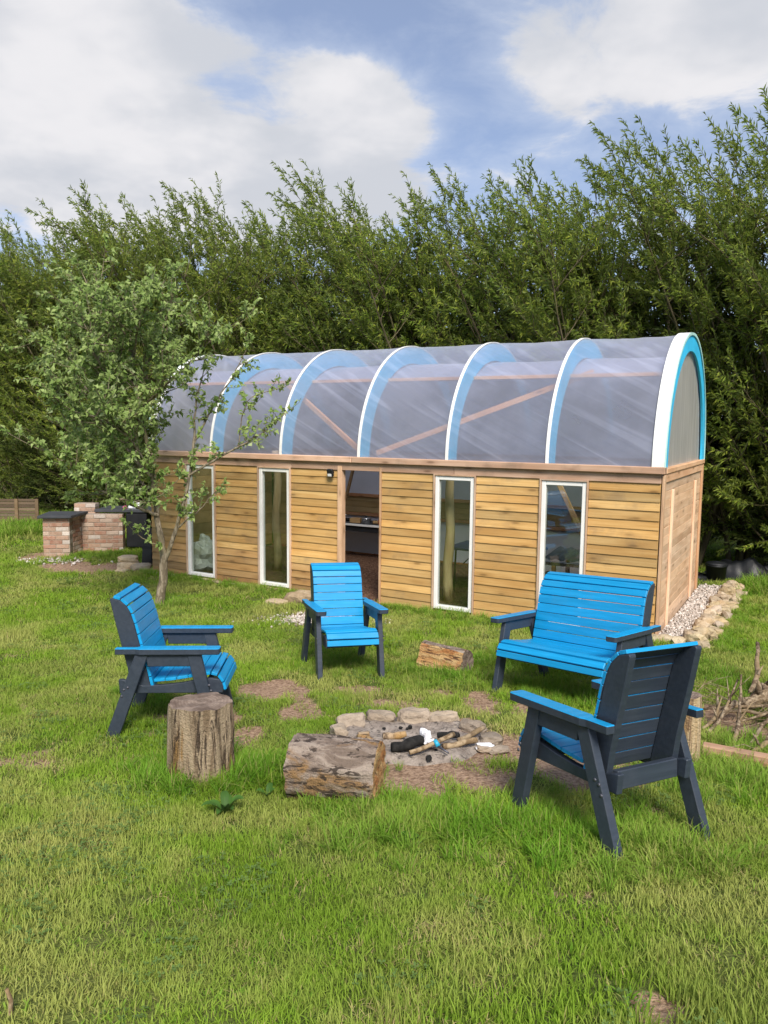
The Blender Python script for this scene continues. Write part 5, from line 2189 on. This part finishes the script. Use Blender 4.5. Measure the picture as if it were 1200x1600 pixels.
# ------------------------------------------------------------------ grass
def blade_clump(name, n, rad, lmin, lmax, wid, lean, mat, seed):
    rng = np.random.default_rng(seed)
    a = rng.uniform(0, 6.28, n)
    r = rad * np.sqrt(rng.uniform(0, 1, n))
    base_ = np.stack([r * np.cos(a), r * np.sin(a), np.full(n, -.012)], 1)
    an = rng.uniform(0, 6.28, n)
    ln = rng.uniform(lmin, lmax, n)
    le = rng.uniform(.15, 1, n) * lean
    hd = np.stack([np.cos(an), np.sin(an), np.zeros(n)], 1)
    sd = np.stack([-np.sin(an + rng.normal(0, .5, n)), np.cos(an), np.zeros(n)], 1)
    sd = unit(sd)
    rows, tip = [], []
    for t, wf in ((0, .8), (.40, 1.0), (.75, .7), (1.0, 0)):
        hor = le * ln * t ** 1.8
        ver = ln * (t - .38 * (le / (lean + 1e-6)) * lean * t ** 2.4)
        c = base_ + hd * hor[:, None] + np.stack([np.zeros(n), np.zeros(n), ver], 1)
        w = wid * wf * .5
        if wf > 0:
            rows += [c - sd * w, c + sd * w]
            tip += [t, t]
        else:
            rows += [c]
            tip += [t]
    V = np.stack(rows, 1).reshape(-1, 3)
    k = np.arange(n)[:, None] * 7
    F = np.concatenate([k + np.array([q_]) for q_ in ([0, 1, 3], [0, 3, 2], [2, 3, 5], [2, 5, 4], [4, 5, 6])], 0)
    me = np_mesh(name, V, F, [mat])
    at_ = me.attributes.new('tip', 'FLOAT', 'POINT')
    at_.data.foreach_set('value', np.tile(np.array(tip, np.float32), n))
    return bpy.data.objects.new(name, me)


def clover_clump(name, n, rad, mat, seed):
    rng = np.random.default_rng(seed)
    r = rad * np.sqrt(rng.uniform(0, 1, n))
    a = rng.uniform(0, 6.28, n)
    c = np.stack([r * np.cos(a), r * np.sin(a), rng.uniform(.012, .035, n)], 1)
    V, F = [], []
    for i in range(n):
        for k in range(3):
            an = a[i] * 3 + k * 2.094
            d = np.array([math.cos(an), math.sin(an), .15])
            s = np.array([-math.sin(an), math.cos(an), 0])
            l = rng.uniform(.008, .013)
            b = len(V)
            V += [c[i], c[i] + d * l * .8 - s * l * .5, c[i] + d * l * 1.2, c[i] + d * l * .8 + s * l * .5]
            F += [[b, b + 3, b + 2], [b, b + 2, b + 1]]
    me = np_mesh(name, V, F, [mat])
    at_ = me.attributes.new('tip', 'FLOAT', 'POINT')
    at_.data.foreach_set('value', np.full(len(V), .5, np.float32))
    return bpy.data.objects.new(name, me)


def scatter(name, pts, rot, scl, var, sources, label):
    me = bpy.data.meshes.new(name)
    me.vertices.add(len(pts))
    me.vertices.foreach_set('co', np.asarray(pts, np.float32).ravel())
    for nm, arr in (('rot', rot), ('scl', scl)):
        at_ = me.attributes.new(nm, 'FLOAT_VECTOR', 'POINT')
        at_.data.foreach_set('vector', np.asarray(arr, np.float32).ravel())
    at_ = me.attributes.new('var', 'INT', 'POINT')
    at_.data.foreach_set('value', np.asarray(var, np.int32))
    o = obj(name, me)
    tag(o, label, 'grass', None, 'stuff')
    ng = bpy.data.node_groups.new(name, 'GeometryNodeTree')
    ng.interface.new_socket('Geometry', in_out='INPUT', socket_type='NodeSocketGeometry')
    ng.interface.new_socket('Geometry', in_out='OUTPUT', socket_type='NodeSocketGeometry')
    N_ = ng.nodes
    gi, go_ = N_.new('NodeGroupInput'), N_.new('NodeGroupOutput')
    iop = N_.new('GeometryNodeInstanceOnPoints')
    join = N_.new('GeometryNodeJoinGeometry')
    for s in sources[::-1]:
        oi = N_.new('GeometryNodeObjectInfo')
        oi.inputs['Object'].default_value = s
        oi.inputs['As Instance'].default_value = True
        ng.links.new(oi.outputs['Geometry'], join.inputs[0])
    def named(nm, typ):
        nd = N_.new('GeometryNodeInputNamedAttribute')
        nd.data_type = typ
        nd.inputs['Name'].default_value = nm
        return nd.outputs[0]
    ng.links.new(gi.outputs[0], iop.inputs['Points'])
    ng.links.new(join.outputs[0], iop.inputs['Instance'])
    iop.inputs['Pick Instance'].default_value = True
    ng.links.new(named('var', 'INT'), iop.inputs['Instance Index'])
    ng.links.new(named('rot', 'FLOAT_VECTOR'), iop.inputs['Rotation'])
    ng.links.new(named('scl', 'FLOAT_VECTOR'), iop.inputs['Scale'])
    ng.links.new(iop.outputs[0], go_.inputs[0])
    md = o.modifiers.new('scatter', 'NODES')
    md.node_group = ng
    return o


grs = np.random.default_rng(17)
LAWN = [blade_clump('grass_clump', 34, .062, .028, .062, .0042, .9, M_GRASS, 1), blade_clump('grass_clump', 30, .06, .022, .05, .004, 1.1, M_GRASS, 2), blade_clump('grass_clump', 36, .065, .03, .072, .0040, .8, M_GRASS, 3),
        blade_clump('grass_clump', 26, .07, .02, .045, .006, 1.2, M_LUSH, 4),
        clover_clump('clover_clump', 16, .075, M_CLOVER, 9), blade_clump('straw_clump', 24, .085, .025, .055, .0028, 2.3, M_GRASSY_DEAD, 10)]
TALL = [blade_clump('grass_tuft', 46, .055, .08, .19, .0050, .95, M_LUSH, 5), blade_clump('grass_tuft', 40, .05, .07, .16, .0046, 1.25, M_LUSH, 6), blade_clump('grass_tuft', 40, .06, .06, .15, .0044, 1.05, M_GRASS, 7)]


def blocked(x, y):
    a, b = cab_ab(x, y)
    m = (a > -.42) & (a < CAB_L + .02) & (b > -.03) & (b < CAB_W + .4) & ~((a < -.02) & (b < -.05))
    m |= ((x - FC[0]) / .60) ** 2 + ((y - FC[1]) / .57) ** 2 < 1
    m |= (x - STUMP[0]) ** 2 + (y - STUMP[1]) ** 2 < .17 ** 2
    m |= (x > BA.x) & (x < BD.x) & (y > BC.y) & (y < BC.y + .3)
    return m


PX, PY_, SXY, SZ = [], [], [], []
for (y0, y1, den, sxy, sz) in ((1.7, 4.0, 560, .95, 1.0), (4.0, 6.5, 420, 1.1, 1.0), (6.5, 9.5, 270, 1.35, 1.05), (9.5, 14, 135, 1.9, 1.1), (14, 25, 48, 3.0, 1.35)):
    xw = .62 * y1 + 1.4
    n = int(den * 2 * xw * (y1 - y0))
    x = grs.uniform(-xw, xw, n)
    y = grs.uniform(y0, y1, n)
    keep = np.abs(x) < .60 * y + 1.2
    so_ = soil_at(x, y)
    keep &= grs.uniform(0, 1, n) > np.clip(so_ * 1.5 - .08, 0, .985)
    keep &= ~blocked(x, y)
    x, y, so_ = x[keep], y[keep], so_[keep]
    PX.append(x)
    PY_.append(y)
    hv = .65 + .75 * fbm(x * .9, y * .9, 21)
    SXY.append(np.full(len(x), sxy) * grs.uniform(.85, 1.2, len(x)))
    SZ.append(sz * hv * grs.uniform(.8, 1.25, len(x)) * (1 - .45 * so_))
x, y, sxy, sz = (np.concatenate(q_) for q_ in (PX, PY_, SXY, SZ))
n = len(x)
print('lawn clumps', n)
v_ = np.where(grs.uniform(0, 1, n) < .10, 3, grs.integers(0, 3, n))
clv = fbm(x * 1.6, y * 1.6, 41)
v_ = np.where((clv > .56) & (grs.uniform(0, 1, n) < .07), 4, v_)
so2 = soil_at(x, y)
v_ = np.where(grs.uniform(0, 1, n) < .045 + .30 * so2 + .12 * (fbm(x * 1.1, y * 1.1, 63) > .60), 5, v_)
sz = sz * np.where(vnoise(x * 2.7, y * 2.7, 77) > .74, 1.5, 1.0)
pts = np.stack([x, y, gz(x, y) + (fbm(x * 2.2, y * 2.2, 9) - .5) * .02], 1)
rot = np.stack([grs.normal(0, .08, n), grs.normal(0, .08, n), grs.uniform(0, 6.28, n)], 1)
scatter('lawn_grass', pts, rot, np.stack([sxy, sxy, sz], 1), v_, LAWN, 'short mown lawn grass')

tx, ty, ts = [], [], []


def ring(cx, cy, r0, r1, n, s=1.0):
    for _ in range(n):
        a_ = grs.uniform(0, 6.28)
        r_ = math.sqrt(grs.uniform(r0 * r0, r1 * r1))
        tx.append(cx + r_ * math.cos(a_))
        ty.append(cy + r_ * math.sin(a_))
        ts.append(s * grs.uniform(.6, 1.15))


def blob(u, v, ru, rv, n, s=1.0):
    c = hit(u, v)
    ex = (hit(u + ru, v) - c).length
    ey = (hit(u, v - rv) - hit(u, v + rv)).length / 2
    for _ in range(n):
        tx.append(c.x + grs.normal(0, .5) * ex)
        ty.append(c.y + grs.normal(0, .5) * ey)
        ts.append(s * grs.uniform(.55, 1.15))


ring(STUMP[0], STUMP[1], .19, .34, 80, .9)
blob(400, 1215, 60, 26, 70, .9)
blob(270, 1210, 60, 26, 60, .75)
blob(460, 1190, 30, 40, 40, .85)
blob(600, 1290, 120, 40, 170, .85)
blob(700, 1290, 140, 34, 150, .85)
blob(540, 1255, 60, 16, 60, .85)
blob(1000, 1340, 150, 40, 190, .9)
blob(870, 1300, 80, 22, 70, .75)
blob(690, 1062, 70, 18, 70, .9)
blob(760, 1035, 50, 18, 45, .85)
blob(900, 1085, 110, 30, 130, .8)
blob(1130, 1060, 70, 34, 90, .8)
blob(1130, 1215, 80, 26, 120, .85)
blob(1160, 1170, 50, 20, 50, .7)
blob(1080, 1240, 40, 20, 50, .7)
blob(230, 1090, 50, 26, 70, .7)
blob(560, 1035, 90, 18, 70, .7)
blob(600, 1195, 40, 10, 20, .5)
for (nm, cx, cy, fw, w, *_r) in SEATS:
    ring(cx, cy, .05, .42, 90, .62)
# along the cabin front and round the barbecue
for i in range(420):
    a_ = grs.uniform(.1, 7.7)
    if 3.2 < a_ < 4.7 and grs.uniform() < .9:
        continue
    x_, y_ = cab_xy(a_, -.12 - abs(grs.normal(0, .14)))
    tx.append(x_)
    ty.append(y_)
    ts.append(grs.uniform(.5, .95))
for i in range(170):
    x_, y_ = cab_xy(-.66 - abs(grs.normal(0, .15)), grs.uniform(-.3, CAB_W + .5))
    tx.append(x_)
    ty.append(y_)
    ts.append(grs.uniform(.4, .8))
for i in range(900):
    a_ = grs.uniform(-5, -.6) if i % 2 else grs.uniform(7.8, 17)
    x_, y_ = cab_xy(a_, CAB_W + .6 + grs.normal(0, .5))
    tx.append(x_)
    ty.append(y_)
    ts.append(grs.uniform(.9, 2.0))
blob(30, 835, 60, 10, 200, 2.2)
blob(150, 872, 60, 6, 60, 1.0)
ring(base.x, base.y, .08, .35, 50, 1.0)
x, y, s = np.array(tx), np.array(ty), np.array(ts)
k = ~blocked(x, y) & (grs.uniform(0, 1, len(x)) > soil_at(x, y) * .75)
x, y, s = x[k], y[k], s[k]
n = len(x)
print('tufts', n)
pts = np.stack([x, y, gz(x, y)], 1)
rot = np.stack([grs.normal(0, .12, n), grs.normal(0, .12, n), grs.uniform(0, 6.28, n)], 1)
scatter('tall_grass', pts, rot, np.stack([s * 1.05, s * 1.05, s], 1), grs.integers(0, 3, n), TALL, 'longer lush grass round the logs, seats and walls')
